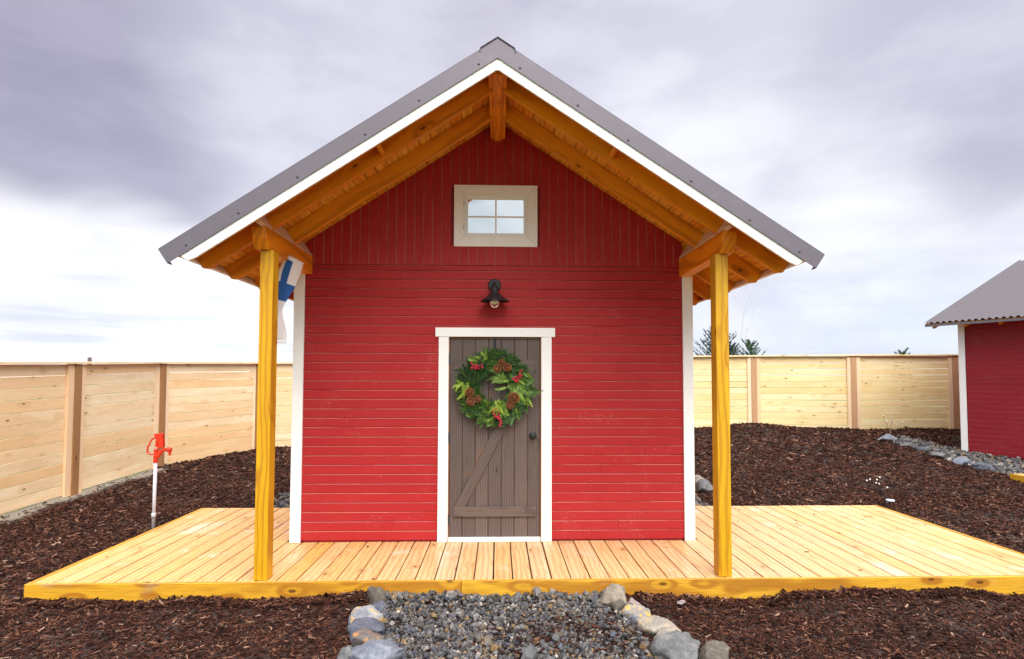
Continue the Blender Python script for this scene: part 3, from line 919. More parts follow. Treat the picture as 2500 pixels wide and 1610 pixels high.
# corrugated metal sheets on both slopes (profile along y)
def corr(mb, P0, dirU, dirV, nrm, lu, lv, amp=.008, pitch_=.068, th=.002, step=6):
    """sheet: u down the slope, v across, waves along v"""
    P0 = np.array(P0, float); du = unit(dirU); dv = unit(dirV); nn = unit(nrm)
    nv_ = int(lv / pitch_ * step); vv = np.linspace(0, lv, nv_ + 1)
    hh = amp * np.sin(vv / pitch_ * 2 * math.pi)
    A = []
    for u in (0, lu):
        for off in (0, -th):
            A.append(P0 + du * u + vv[:, None] * dv + (hh + off)[:, None] * nn)
    V = np.concatenate(A); m = nv_ + 1
    F = []
    for i in range(nv_):
        F += [(i, i + 1, 2 * m + i + 1, 2 * m + i), (m + i + 1, m + i, 3 * m + i, 3 * m + i + 1), (2 * m + i, 2 * m + i + 1, 3 * m + i + 1, 3 * m + i), (i + 1, i, m + i, m + i + 1)]
    mb.add(V, F, None, .5)


for s in (-1, 1):
    x, z = rp(s, 0, .180); 
    corr(mb, (XA + s * .0, YR + .02, ap(.180)), (s * CT, 0, -ST), (0, 1, 0), (s * ST, 0, CT), 3.07, RY1 - YR - .05)
roof = mb.build('roof', GREY, cabin)
for s in (-1, 1):
    mb = MB(); mb.prism(slope_poly(s, .063, .192, 3.0), 'y', YR - .012, YR - .006); mb.prism(slope_poly(s, .193, .197, 3.0), 'y', YR - .012, YR + .13)
    mb.prism([rp(s, 3.0, .063), rp(s, 3.004, .063), rp(s, 3.004, .192), rp(s, 3.0, .192)], 'y', YR - .0118, YR + .06)
    for u in np.linspace(.12, 2.85, 6):
        x, z = rp(s, u + rng.uniform(-.05, .05), .10 + rng.uniform(-.01, .01)); mb.lathe([(.010, 0), (.010, .002), (.006, .006), (0, .007)], (x, YR - .012, z), 8, (0, -1, 0), mi=1)
    gt = mb.build('gable_flashing', [GREY, plain('screw_grey', (.09, .08, .10), .4, .5)], roof)
    mb = MB(); mb.prism([(XA, ap(-.010)), rp(s, 2.80, -.010), rp(s, 2.86, .0), rp(s, 2.885, .04), rp(s, 2.90, .118), (XA, ap(.118))], 'y', YR, YR + .02, along=(s * CT, 0, -ST))
    mb.build('rake_board', WHITE, roof, bevel=.002)
    mb = MB(); mb.prism([(XA, ap(.004)), rp(s, 2.83, .004), rp(s, 2.87, .03), rp(s, 2.87, .148), (XA, ap(.148))], 'y', YR + .0203, YR + .06, along=(s * CT, 0, -ST))
    mb.build('barge_rafter', STAIN, roof, bevel=.002)
    # eave trim
    mb = MB(); mb.prism([rp(s, 2.905, .085), rp(s, 2.925, .085), rp(s, 2.925, .172), rp(s, 2.905, .172)], 'y', YR + .0205, RY1 - .06)
    mb.build('fascia_board', WHITE, roof)
    # soffit planks along y
    mb = MB(); u = -.055
    while u < 2.90:
        u1 = min(u + .118, 2.903)
        pts = [rp(s, u + .003, .149), rp(s, u1 - .003, .149), rp(s, u1 - .003, .169), rp(s, u + .003, .169)]
        cut = rng.uniform(YR + .5, RY1 - .5)
        mb.prism(pts, 'y', YR + .0205, cut - .001); mb.prism(pts, 'y', cut + .001, RY1 - .04)
        u = u1
    mb.build('soffit', SOFF, roof, bevel=.0025)
    mb = MB(); mb.prism([rp(s, .03, .1695), rp(s, 2.90, .1695), rp(s, 2.90, .171), rp(s, .03, .171)], 'y', YR + .03, RY1 - .05); mb.build('roof_underlay', DARK, roof)
    # lookout block between barge and first rafter
    u = 1.115; p = [rp(s, u, .03), rp(s, u + .036, .03), rp(s, u + .036, .148), rp(s, u, .148)]
    mb = MB(); mb.prism(p, 'y', YR + .0605, 5.14); mb.build('blocking', STAIN, roof)
# rafters
RAFY = [5.143, 5.689, 6.365] + [6.365 + .546 * k for k in range(1, 9)]
for k, yy in enumerate(RAFY):
    if yy > RY1 - .1: break
    for s in (-1, 1):
        mb = MB()
        mb.prism([(XA + s * .040, ap(0, .040)), rp(s, 2.86, 0), rp(s, 2.905, .035), rp(s, 2.905, .148), (XA + s * .040, ap(.148, .040))], 'y', yy, yy + .042, along=(s * CT, 0, -ST))
        mb.build('rafter', STAIN, roof, bevel=.003)
mb = MB(); mb.box((XA - .039, YR + .061, 4.075), (XA + .039, YW - .012, 4.262), 1)
mb.build('ridge_beam', STAIN, roof, bevel=.003)
for s in (-1, 1):
    for (y0, y1) in ((YR + .0615, 5.142), (5.186, 5.688), (5.732, YW - .009)):
        mb = MB(); mb.prism([(XA + s * .0395, 4.10), (XA + s * .074, 4.10), (XA + s * .074, 4.205), (XA + s * .0395, 4.228)], 'y', y0 + .001, y1 - .001); mb.build('blocking', STAIN, roof, bevel=.002)
mb = MB(); mb.box((XA - .034, YR - .003, 4.088), (XA + .034, YR - .0003, 4.158), 2); mb.build('rake_joint', WHITE, roof)
mb = MB()
for s in (-1, 1):
    mb.prism([(XA, ap(.200)), (XA + s * .135, ap(.200, .135)), (XA + s * .14, ap(.178, .14)), (XA + s * .146, ap(.178, .146)), (XA + s * .140, ap(.206, .140)), (XA, ap(.206))], 'y', YR - .02, RY1 - .02)
mb.build('ridge_cap', plain('ridge_metal', (.06, .055, .065), .4, .4), roof)
# porch beams, posts, blocks
for s in (-1, 1):
    xi = XA + s * 1.871; xo = XA + s * 1.986
    a, b = min(xi, xo), max(xi, xo)
    mb = MB(); mb.prism([(4.995, 2.765), (5.055, 2.685), (YW - .0005, 2.685), (YW - .0005, 2.862), (4.985, 2.862)], 'x', a, b, along=(0, 1, 0))
    mb.build('porch_beam', STAIN, cabin, bevel=.004)
    px0, px1 = (-1.966, -1.858) if s < 0 else (1.823, 1.932)
    mb = MB(); mb.box((px0, 5.086, .0015), (px1, 5.086 + .127, 2.6845), 2, .3 if s < 0 else .8)
    mb.build('porch_post', POSTM, cabin, bevel=.004)
    # raw blocks between rafters, square to the slope
    ub = (1.871 - .0) / CT
    ys = [YR + .0605] + [v_ for yy in RAFY[:2] for v_ in (yy - .0005, yy + .0425)] + [YW - .008]
    for y0, y1 in zip(ys[::2], ys[1::2]):
        mb = MB(); mb.prism([rp(s, ub + .002, -.008), rp(s, ub + .04, -.008), rp(s, ub + .04, .147), rp(s, ub + .002, .147)], 'y', y0 + .001, y1 - .001)
        mb.build('blocking', RAWW, cabin, bevel=.002)

# ------------------------------------------------------------------ lamp
lamp = thing('wall_lamp', (-.043, YW, 2.582), 'black barn style lamp with clear glass globe on the red wall over the door', 'lamp')
mb = MB(); c = (-.043, YW - .0075, 2.582)
mb.lathe([(0, 0.0), (.067, 0), (.067, .012), (.060, .020), (0, .021)], c, 32, (0, -1, 0)); mb.build('back_plate', BLACKM, lamp, smooth=False)
lx, ly = -.040, YW - .13
mb = MB(); mb.tube([(-.043, YW - .026, 2.590), (-.043, YW - .07, 2.597), (-.042, ly + .02, 2.585), (lx, ly, 2.555), (lx, ly, 2.53)], .013, 12); mb.build('arm', BLACKM, lamp, smooth=True)
mb = MB(); mb.lathe([(0, 2.560), (.030, 2.558), (.038, 2.545), (.038, 2.495), (.045, 2.490), (.048, 2.472), (.060, 2.466)], (lx, ly, 0), 28)
for k in range(3):
    a = k * 2.1 + .9; mb.tube([(lx + .044 * math.cos(a), ly + .044 * math.sin(a), 2.478), (lx + .066 * math.cos(a), ly + .066 * math.sin(a), 2.482)], .005, 6)
mb.build('socket', BLACKM, lamp, smooth=False)
mb = MB(); mb.lathe([(.046, 2.490), (.050, 2.480), (.075, 2.455), (.115, 2.425), (.146, 2.405), (.149, 2.400), (.146, 2.4005), (.114, 2.418), (.074, 2.446), (.046, 2.470)], (lx, ly, 0), 40); mb.build('lamp_shade', BLACKM, lamp, smooth=True)
gg, t = newmat('clear_glass')
gl = t.n('ShaderNodeBsdfGlossy', {'Color': (.9, .9, .9, 1), 'Roughness': .04}); tr = t.n('ShaderNodeBsdfTransparent', {'Color': (.90, .88, .85, 1)})
fr = t.n('ShaderNodeFresnel', {'IOR': 1.5}); mx = t.n('ShaderNodeMixShader', {0: t.m('ADD', fr.outputs[0], .10), 1: tr.outputs[0], 2: gl.outputs[0]})
t.n('ShaderNodeOutputMaterial', {0: mx.outputs[0]})
mb = MB(); mb.lathe([(.046, 2.475), (.051, 2.45), (.052, 2.40), (.050, 2.375), (.040, 2.35), (.022, 2.336), (0, 2.332)], (lx, ly, 0), 28); mb.build('glass_globe', gg, lamp, smooth=True)
mb = MB(); mb.lathe([(.014, 2.47), (.016, 2.44), (.026, 2.42), (.032, 2.40), (.030, 2.385), (.018, 2.372), (0, 2.368)], (lx, ly, 0), 20); mb.build('bulb', plain('frosted_bulb', (.86, .80, .76), .3, var=.02), lamp, smooth=True)

# ------------------------------------------------------------------ wreath
WC = np.array((-.040, yd - .05, 1.540))
wr = thing('wreath', tuple(WC), 'round evergreen wreath with pine cones and red berries on the brown door', 'wreath')
lm, t = newmat('wreath_needles')
rn = attr(t, 'rnd', 2)
cr = t.n('ShaderNodeValToRGB', {0: rn}); e = cr.color_ramp.elements
e[0].position = 0; e[0].color = (.020, .070, .026, 1); e[1].position = 1; e[1].color = (.40, .50, .02, 1)
for p_, c_ in ((.3, (.055, .135, .050)), (.55, (.10, .21, .04)), (.75, (.17, .29, .04)), (.88, (.26, .38, .03))):
    q_ = e.new(p_); q_.color = c_ + (1,)
finish(t, cr.outputs[0], .5, extra={'Subsurface Weight': 0.0})
NV, NF, NR = [], [], []; nvc = 0


def quad_ribbon(p, d, w_, L, nrm, rv):
    global nvc
    sd = np.cross(d, nrm); l_ = np.linalg.norm(sd)
    if l_ < 1e-5: return
    sd = sd / l_ * w_ * .5
    NV.extend([p - sd * .6, p + sd * .6, p + d * L * .6 + sd, p + d * L, ])
    NV.extend([p + d * L * .6 - sd])
    NF.append([nvc, nvc + 1, nvc + 2, nvc + 3, nvc + 4]); NR.extend([rv] * 5); nvc += 5


def sprig(p, d, L, kind, rv):
    d = unit(d); nrm = unit(np.array((0, -1, 0)) + rng.normal(0, .35, 3)); sd = unit(np.cross(d, nrm))
    bend = rng.normal(0, .25)
    steps = 18 if kind == 0 else 18
    for k in range(steps):
        f = k / steps; q = p + d * L * f + sd * bend * L * f * f
        if kind == 0:      # fir: short needles both sides and front
            for sg in (-1, 1, 0):
                dd = unit(d * .75 + sd * sg * .8 + nrm * (.35 if sg else .8) + rng.normal(0, .15, 3))
                quad_ribbon(q, dd, .0042, .026 * (1.15 - .6 * f), unit(nrm + rng.normal(0, .5, 3)), float(np.clip(rv + rng.normal(0, .09), 0, 1)))
        else:              # cedar: flat feathery fans
            for sg in (-1, 1):
                dd = unit(d * 1.0 + sd * sg * .65 + nrm * .15 + rng.normal(0, .1, 3))
                quad_ribbon(q, dd, .0038, .032 * (1.15 - .6 * f), nrm, float(np.clip(rv + rng.normal(0, .06), 0, 1)))
    quad_ribbon(p, d, .006, L, nrm, rv * .6)


for k in range(900):
    a = rng.uniform(0, 2 * math.pi)
    rr = .272 + rng.uniform(-.090, .075)
    e_r = np.array((math.cos(a), 0, math.sin(a))); e_t = np.array((math.sin(a), 0, -math.cos(a)))
    depth = -.05 * math.cos((rr - .265) / .10 * 1.3) * rng.uniform(.1, 1)
    p = WC + e_r * rr + np.array((0, depth, 0))
    out = (rr - .267) / .085
    d = e_t * rng.uniform(.4, 1.0) + e_r * (out * .55 + rng.normal(0, .30)) + np.array((0, -1, 0)) * rng.uniform(.0, .5)
    deg = math.degrees(a) % 360
    base = .46 + .14 * math.sin(a * 3 + 1)
    if 120 < deg < 200: base = .30
    if 200 < deg < 250 or 285 < deg < 330: base = .45
    cedar = (deg < 35 or deg > 345) and rr < .27
    rv = np.clip(base + rng.normal(0, .13), 0.02, .8)
    sprig(p, d, rng.uniform(.065, .105), 1 if cedar or rng.uniform() < .05 else 0, float(rv + (.15 if cedar else 0)))
for (px, pz, n_, dx, dz, rv) in [(0.02, -.16, 22, .35, -1, .93), (.10, .07, 18, -1, .1, .72), (.25, -.05, 12, .45, -.8, .85), (-.29, .02, 10, -.6, -.5, .86), (-.13, .26, 6, -.5, .6, .80), (.30, -.02, 14, 1, -.15, .5)]:
    for _ in range(n_):
        p = WC + np.array((px + rng.normal(0, .035), -.055, pz + rng.normal(0, .03)))
        sprig(p, (dx + rng.normal(0, .3), -.15, dz + rng.normal(0, .3)), rng.uniform(.075, .13), 1, rv + rng.normal(0, .05))
me_mb = MB(); me_mb.V = [np.array(NV)]; me_mb.WC = [np.array(NV)]; me_mb.RN = [np.array(NR)]; me_mb.F = NF; me_mb.MI = [0] * len(NF); me_mb.nv = nvc
me_mb.build('foliage', lm, wr)
mb = MB(); mb.tube([WC + np.array((.25 * math.cos(a), .0, .25 * math.sin(a))) for a in np.linspace(0, 2 * math.pi, 33)], .035, 8, False)
mb.build('ring', plain('dark_green_core', (.012, .030, .012), .9), wr, smooth=True)
coneM = wood('cone_scale', (.34, .12, .04), (.50, .20, .07), (.08, .03, .015), .4, 0, .5, flecks=0)
coneC = plain('cone_core', (.035, .014, .010), .9)


def wpos(zx, zy, y=0.0): return WC + np.array(((zx - 757) / 1423, y, (762 - zy) / 1423))


for (zx, zy, r_, tilt) in [(800, 490, 62, (-.5, -1, -.3)), (862, 405, 54, (.1, -1, .5)), (938, 472, 66, (.4, -1, -.2)), (408, 825, 66, (.3, -1, .5)), (425, 950, 66, (-.2, -1, -.2)), (520, 920, 54, (.6, -1, .1)), (1032, 905, 84, (.1, -1, .2)), (982, 1003, 62, (-.3, -1, -.5))]:
    r_ = r_ / 1423; ax = unit(tilt); c = wpos(zx, zy, -.075)
    mb = MB(); a_ = unit(np.cross(ax, (0, 0, 1))); b_ = np.cross(ax, a_)
    mb.sphere(c, r_ * .8, 12, 8, mi=1, axis=ax)
    for k in range(85):
        f = (k + .5) / 85; ph_ = k * 2.39996; th_ = math.acos(1 - 1.75 * f)
        dr = ax * math.cos(th_) + (a_ * math.cos(ph_) + b_ * math.sin(ph_)) * math.sin(th_)
        p = c + dr * r_ * .74; tn = unit(ax - dr * np.dot(ax, dr) + 1e-4); sd = np.cross(dr, tn)
        wd = r_ * .16; L = r_ * .30; n_ = unit(dr * .8 + tn * .5)
        vs = [p - sd * wd * .6, p + n_ * L * .7 - sd * wd, p + n_ * L + tn * wd * .4, p + n_ * L * .7 + sd * wd, p + sd * wd * .6, p + n_ * L * .55 + tn * wd * 1.0]
        mb.add(vs, [(0, 1, 5), (1, 2, 5), (2, 3, 5), (3, 4, 5), (0, 5, 4), (4, 3, 2, 1, 0)])
    mb.build('pine_cone', [coneM, coneC], wr)
bery = plain('berry_red', (.52, .010, .050), .3, var=.15, spec=.6)
for pts in ([(430, 410), (445, 432), (432, 485), (470, 460), (500, 465), (515, 450), (500, 440), (530, 488), (545, 455), (575, 440), (455, 478), (582, 475), (510, 480), (485, 490)],
            [(1135, 515), (1120, 545), (1110, 570), (1135, 590), (1110, 600), (1100, 620), (1090, 640), (1075, 655), (1060, 665), (1040, 630), (1020, 628), (1045, 655), (1100, 680), (1075, 680), (1120, 615), (1065, 605)],
            [(735, 1078), (748, 1128), (762, 1140), (770, 1170), (790, 1165), (800, 1180), (815, 1195), (830, 1205), (825, 1185), (845, 1222), (855, 1240), (850, 1265), (840, 1295), (832, 1160), (818, 1105), (780, 1058)]):
    mb = MB()
    for q in pts: mb.sphere(wpos(q[0] + rng.uniform(-4, 4), q[1], -.10 + rng.uniform(-.01, .012)), rng.uniform(.0085, .0115), 10, 7)
    cx, cz = np.mean(pts, 0)
    for q in pts[::2]: mb.tube([wpos(cx, cz, -.06), wpos(q[0], q[1], -.097)], .0016, 5)
    mb.build('berry_sprig', bery, wr, smooth=True)
mb = MB(); mb.box((-.052, yd - .004, 1.80), (-.024, yd - .0012, 2.034)); mb.box((-.052, yd - .03, 1.775), (-.024, yd - .026, 1.82)); mb.box((-.052, yd - .0305, 1.80), (-.024, yd - .0042, 1.804)); mb.box((-.052, yd - .004, 2.0341), (-.024, yd + .03, 2.0375))
tag(mb.build('wreath_hanger', BLACKM, origin=(-.04, yd, 2.03)), 'flat black metal hanger strap over the top of the brown door', 'hanger')

# ------------------------------------------------------------------ windsock
def skpt(zx, zy, y):            # metres at the plane of the sock
    return ((560 + zx / 3.85 - 1217) / 1500 * y, y, 1.62 + (928 - (500 + zy / 3.85)) / 1500 * y)


ctr = [(612, 522, 76, .9), (590, 580, 80, .8), (566, 645, 82, .8), (545, 700, 82, .75), (527, 760, 82, .7), (510, 820, 76, .65), (494, 880, 66, .6), (486, 930, 52, .5), (482, 985, 36, .45), (482, 1040, 34, .4), (486, 1095, 40, .35), (490, 1150, 48, .3), (494, 1210, 52, .3), (496, 1265, 52, .28), (497, 1312, 48, .2)]
clothW, t = newmat('white_cloth'); ob = t.n('ShaderNodeTexCoord').outputs['Object']
finish(t, t.mix(t.noise(ob, 8, 3), (.80, .77, .80), (.86, .84, .87)), .8, t.noise(t.v('MULTIPLY', ob, (30, 30, 5)), 1, 3), .5, .01)
clothB, t = newmat('blue_cloth'); ob = t.n('ShaderNodeTexCoord').outputs['Object']
finish(t, t.mix(t.noise(ob, 20, 3), (.010, .085, .34), (.014, .11, .42)), .7, t.noise(t.v('MULTIPLY', ob, (30, 30, 5)), 1, 3), .5, .01)
sock = thing('windsock', (-1.87, 5.62, 2.70), 'white windsock with a blue cross hanging from the left porch beam', 'windsock')
Y0 = 5.60; npt = 36; nl = 60
ts = np.linspace(0, len(ctr) - 1, nl); C_ = np.array(ctr)
vs = []; tt = []
for i, q in enumerate(ts):
    j = min(int(q), len(ctr) - 2); f = q - j; cx, cz, wd, asp = C_[j] * (1 - f) + C_[j + 1] * f
    P = np.array(skpt(cx, cz, Y0)); rw = wd / 3.85 / 1500 * Y0
    L = i / (nl - 1)
    tw = .25 + 2.2 * sst(L, .45, .75)
    for k in range(npt):
        a = 2 * math.pi * k / npt
        rad = rw * (1 + .06 * math.sin(a * 3 + L * 7) * (1 + L) + .12 * L * math.sin(a * 5 + 3 * L))
        lx_, ly_ = rad * math.cos(a), rad * math.sin(a) * asp
        # shape squashed across, twisted slightly
        tilt = -.45 * (1 - L) * (lx_)
        vs.append(P + np.array((lx_, ly_ - .0, tilt)) + np.array((0, .02 * math.sin(L * 9 + a), 0)))
F = []; mi = []
for i in range(nl - 1):
    for k in range(npt):
        k2 = (k + 1) % npt; L = (i + .5) / (nl - 1); a = 360 * (k + .5) / npt
        F.append((i * npt + k, i * npt + k2, (i + 1) * npt + k2, (i + 1) * npt + k))
        band = .27 < L < .475
        stripe = L < .275 and L > .03 and (252 < a < 292 or 72 < a < 112)
        mi.append(1 if band or stripe else 0)
mb = MB(); mb.add(vs, F, None, .5, mi); b_ = mb.build('cloth_tube', [clothW, clothB], sock, smooth=True)
sol = b_.modifiers.new('solid', 'SOLIDIFY'); sol.thickness = .0015
mb = MB(); rim = [vs[k] for k in range(npt)] + [vs[0]]; mb.tube(rim, .0055, 6, False); mb.build('hoop', clothW, sock, smooth=True)
mb = MB(); top = np.array((-1.884, 5.62, 2.745))
for k in (3, 15, 27): mb.tube([vs[k], top], .0012, 4)
mb.tube([top, (-1.889, 5.62, 2.75)], .004, 6); mb.build('cord', WHITE, sock)

# ------------------------------------------------------------------ yard hydrant
hx, hy = -3.86, 7.10
hyd = thing('yard_hydrant', (hx, hy, float(hgt(hx, hy))), 'red yard hydrant on a galvanised pipe beside the left deck edge', 'hydrant')
pz = float(hgt(hx, hy)) - .05
GALV = plain('galvanised', (.58, .58, .64), .5, .1, var=.15, scale=40)
REDH = plain('red_enamel', (.62, .030, .006), .3, 0, var=.1, spec=.6)


def hp(zx, zy, dy=0.0): return (hx + (zx - 1247) / 665, hy + dy, .70 + (935 - zy) / 665)


mb = MB(); mb.tube([(hx - .006, hy, pz), (hx, hy, .70)], .0185, 16, rn=.5); mb.tube([(hx - .005, hy, .06), (hx - .0045, hy, .12)], .023, 16); mb.build('pipe', GALV, hyd, smooth=True)
mb = MB()
mb.lathe([(0, -.02), (.024, -.02), (.026, .0), (.024, .03), (.027, .035), (.027, .05), (.022, .055), (.020, .10), (.026, .12), (.020, .135), (0, .136)], (hx, hy, .70), 16)
mb.tube([hp(1255, 905), hp(1285, 868), hp(1308, 852), hp(1340, 850)], [.030, .022, .019, .019], 12)
mb.lathe([(0, 0), (.028, 0), (.028, .015), (.020, .02), (.020, .045), (0, .046)], hp(1332, 851), 14, (1, 0, 0))
mb.tube([hp(1348, 850), hp(1350, 893)], [.016, .013], 10)
mb.build('hydrant_head', REDH, hyd, smooth=False, bevel=.002)
mb = MB()
for dy in (-.016, .016):
    pl = [hp(1238, 735, 0), hp(1292, 727, 0), hp(1300, 745, 0), hp(1308, 832, 0), hp(1272, 842, 0), hp(1262, 800, 0), hp(1240, 760, 0)]
    mb.prism([(p[0], p[2]) for p in pl], 'y', hy + dy - .005, hy + dy + .005)
mb.tube([hp(1262, 850), hp(1262, 790), hp(1258, 745)], .009, 8)
mb.tube([hp(1248, 830), hp(1250, 780)], .012, 8)
mb.tube([hp(1232, 740), hp(1300, 735)], .011, 8)
mb.build('lever_bracket', REDH, hyd, bevel=.0015)
mb = MB(); mb.tube([hp(1262, 752), hp(1235, 762), hp(1212, 780), hp(1200, 805), hp(1186, 835), hp(1184, 872), hp(1200, 886), hp(1228, 888), hp(1242, 880)], [.010, .010, .009, .009, .010, .010, .009, .008, .006], 8)
mb.build('handle', REDH, hyd, smooth=True)


# ------------------------------------------------------------------ solar lights
def firefly(name, base, balls, label, disc, k, stemcol, discm, fork=.35):
    bz = float(hgt(base[0], base[1]))
    o = thing(name, (base[0], base[1], bz), label, 'garden light', 'solar firefly garden lights')
    b = np.array((base[0], base[1], bz))
    mb = MB(); mb.tube([b + (0, 0, -.05), b + (0, 0, fork * .35)], .007, 8); mb.build('stake', stemcol, o)
    mb = MB()
    for i, (dx, dz) in enumerate(balls):
        e_ = b + np.array((dx, rng.uniform(-.08, .08), dz)); m_ = b + np.array((dx * .35, 0, dz * .45 + .02))
        mb.tube([b + (0, 0, fork * .33), m_, e_], [.0045, .0032, .0025], 5); mw = MB(); mw.sphere(e_, k, 8, 6); mw.build('bulb', WHITE, o, smooth=True)
    mb.build('stem', stemcol, o)
    mb = MB(); dc = b + np.array(disc[:3]); mb.lathe([(0, 0), (disc[3], 0), (disc[3], .012), (disc[3] * .92, .015), (0, .016)], dc, 20); mb.tube([dc, b + (0, 0, .02)], .005, 6); mb.build('solar_panel', discm, o)


bx, by = 5.19, 8.17
firefly('solar_light', (bx, by), [((a - 1450) / 523, (1252 - b) / 523 + .02) for a, b in [(1325, 1090), (1357, 1085), (1372, 1078), (1378, 1102), (1420, 1068), (1415, 1115), (1465, 1137)]],
        'cluster of small white ball lights on black stems behind the right deck corner', (.07, .0, .06, .055), .0105, BLACKM, plain('pale_disc', (.62, .66, .80), .3, var=.03))
bx, by = 8.70, 13.45
firefly('solar_light', (bx, by), [((a - 1490) / 316, (815 - b) / 316) for a, b in [(1428, 652), (1508, 637), (1598, 700), (1512, 668), (1545, 715), (1455, 690)]],
        'thin white ball light spray standing in mulch before the far right fence', (.08, 0, .19, .06), .014, plain('tan_stem', (.35, .25, .2), .6), BLACKM, .6)


# ------------------------------------------------------------------ fences
def fence(name, pts, label, mat, brow, widths=(.12, .15, .09)):
    f = thing(name, (pts[1][0], pts[1][1], pts[1][2]), label, 'fence')
    for i in range(len(pts) - 1):
        A = np.array(pts[i], float); B = np.array(pts[i + 1], float)
        d2 = B[:2] - A[:2]; L = np.linalg.norm(d2); d3 = np.array((d2[0] / L, d2[1] / L, 0)); nrm = np.array((d3[1], -d3[0], 0))
        if nrm @ np.array((0 - A[0], 7 - A[1], 0)) < 0: nrm = -nrm
        mb = MB(); nbd = 12
        for k in range(nbd):
            f0 = A[2] - .03 + k * (A[3] - A[2] + .026) / nbd; f1 = B[2] - .03 + k * (B[3] - B[2] + .026) / nbd
            hh = (A[3] - A[2] + .026) / nbd - (rng.uniform(.004, .011) if k < nbd - 1 else .0)
            j0, j1 = rng.uniform(-.003, .003, 2)
            a = np.array((A[0], A[1], f0 + j0)) + nrm * (-.012 + rng.uniform(-.002, .002)); b = np.array((B[0], B[1], f1 + j1)) + nrm * (-.012 + rng.uniform(-.002, .002))
            dd = b - a; LL = np.linalg.norm(dd)
            mb.obox(a, dd, nrm, np.cross(dd, nrm) * (1 if np.cross(dd, nrm)[2] > 0 else -1), (LL, .02, hh), 0)
        mb.build('slat_panel', mat, f, bevel=.003)
        mb = MB(); a = np.array((A[0], A[1], A[3] + .0)) - nrm * .05; b = np.array((B[0], B[1], B[3] + .0)) - nrm * .05; dd = b - a; LL = np.linalg.norm(dd)
        mb.obox(a, dd, nrm, (0, 0, 1), (LL, .14, .034), 0); mb.build('cap_rail', mat, f, bevel=.003)
    for i, P in enumerate(pts):
        P = np.array(P, float); a = np.array(pts[max(i - 1, 0)][:2], float); b = np.array(pts[min(i + 1, len(pts) - 1)][:2], float)
        d2 = unit(b - a); d3 = np.array((d2[0], d2[1], 0)); nrm = np.array((d3[1], -d3[0], 0))
        if nrm @ np.array((0 - P[0], 7 - P[1], 0)) < 0: nrm = -nrm
        wl_, wb_, wr_ = widths
        mb = MB(); o = np.array((P[0], P[1], P[2] - .25)) - d3 * wb_ / 2 - nrm * .045
        mb.obox(o, d3, nrm, (0, 0, 1), (wb_, .105, P[3] - P[2] + .248), 2); mb.build('post', brow, f, bevel=.003)
        mb = MB()
        for st, ww in ((-wb_ / 2 - wl_ - .001, wl_), (wb_ / 2 + .001, wr_)):
            o = np.array((P[0], P[1], P[2] - .06)) + d3 * st + nrm * .0115
            mb.obox(o, d3, nrm, (0, 0, 1), (ww, .036, P[3] - P[2] + .058), 2)
        mb.build('batten', FTRIM, f, bevel=.002)


fence('fence', [(-6.25, 4.75, -.12, 1.70), (-6.255, 7.02, -.075, 1.775), (-6.26, 9.29, -.02, 1.842), (-6.235, 11.56, .055, 1.908), (-5.35, 13.86, .10, 1.962), (-3.30, 15.20, .17, 2.03), (-.95, 15.30, .25, 2.09), (1.5, 15.30, .32, 2.14), (3.96, 15.30, .36, 2.19)],
      'pale horizontal board fence running back along the left side of the yard', FENM, FPOST)
fence('fence', [(3.98, 15.31, .36, 2.19), (6.42, 15.30, .40, 2.215), (8.88, 15.15, .37, 2.232), (11.40, 15.05, .39, 2.245), (13.8, 15.0, .40, 2.25)],
      'yellowish horizontal board fence across the back of the yard right of the cabin', FENR,
      wood('fence_post_pink', (.56, .32, .17), (.60, .36, .20), (.3, .14, .07), .4, .3, .6), (.09, .14, .09))

# ------------------------------------------------------------------ second building
cx, cy, cz = 9.166, 11.915, .20
near = np.array((.446, -.895, 0)); away = -near; out = np.array((-.895, -.446, 0)); inn = -out
LB = 6.0; WB = 7.0
barn = thing('barn', (cx, cy, cz), 'second red timber building with grey corrugated roof at the right frame edge', 'building')
Cn = np.array((cx, cy, 0))
def wallrun(name, P, d, o_, L, h, z0=cz):
    mb = MB(); z = z0
    while z < h:
        z1 = z + PIT; pr = [(0, z + .001), (0, z1 - .0055), (-.006, z1 - .001), (-.02, z1 - .001), (-.02, z + .001)]
        cuts = [0.1] + sorted(rng.uniform(.6, L - .6, 2)) + [L - .1]
        for c0, c1 in zip(cuts[:-1], cuts[1:]):
            vs = []
            for q in (c0 + .0008, c1 - .0008):
                for (a, b) in pr: vs.append(P + d * q + o_ * a + np.array((0, 0, b)))
            n = 5; F = [(0, 1, 2, 3, 4), (9, 8, 7, 6, 5)] + [(i, n + i, n + (i + 1) % n, (i + 1) % n) for i in range(n)]
            if np.cross(d, o_)[2] > 0: F = [f[::-1] for f in F]
            wc = [((v - P) @ d, v[2], 0) for v in vs]
            mb.add(vs, F, wc, None, [0, 0, 0, 1, 0, 0, 0])
        z = z1
    mb.obox(P + d * .02 - o_ * .0205 + np.array((0, 0, z0 - .1)), d, -o_, (0, 0, 1), (L - .04, .08, h - z0 + .09), 0)
    return mb.build(name, [RED2, RED2W], barn)


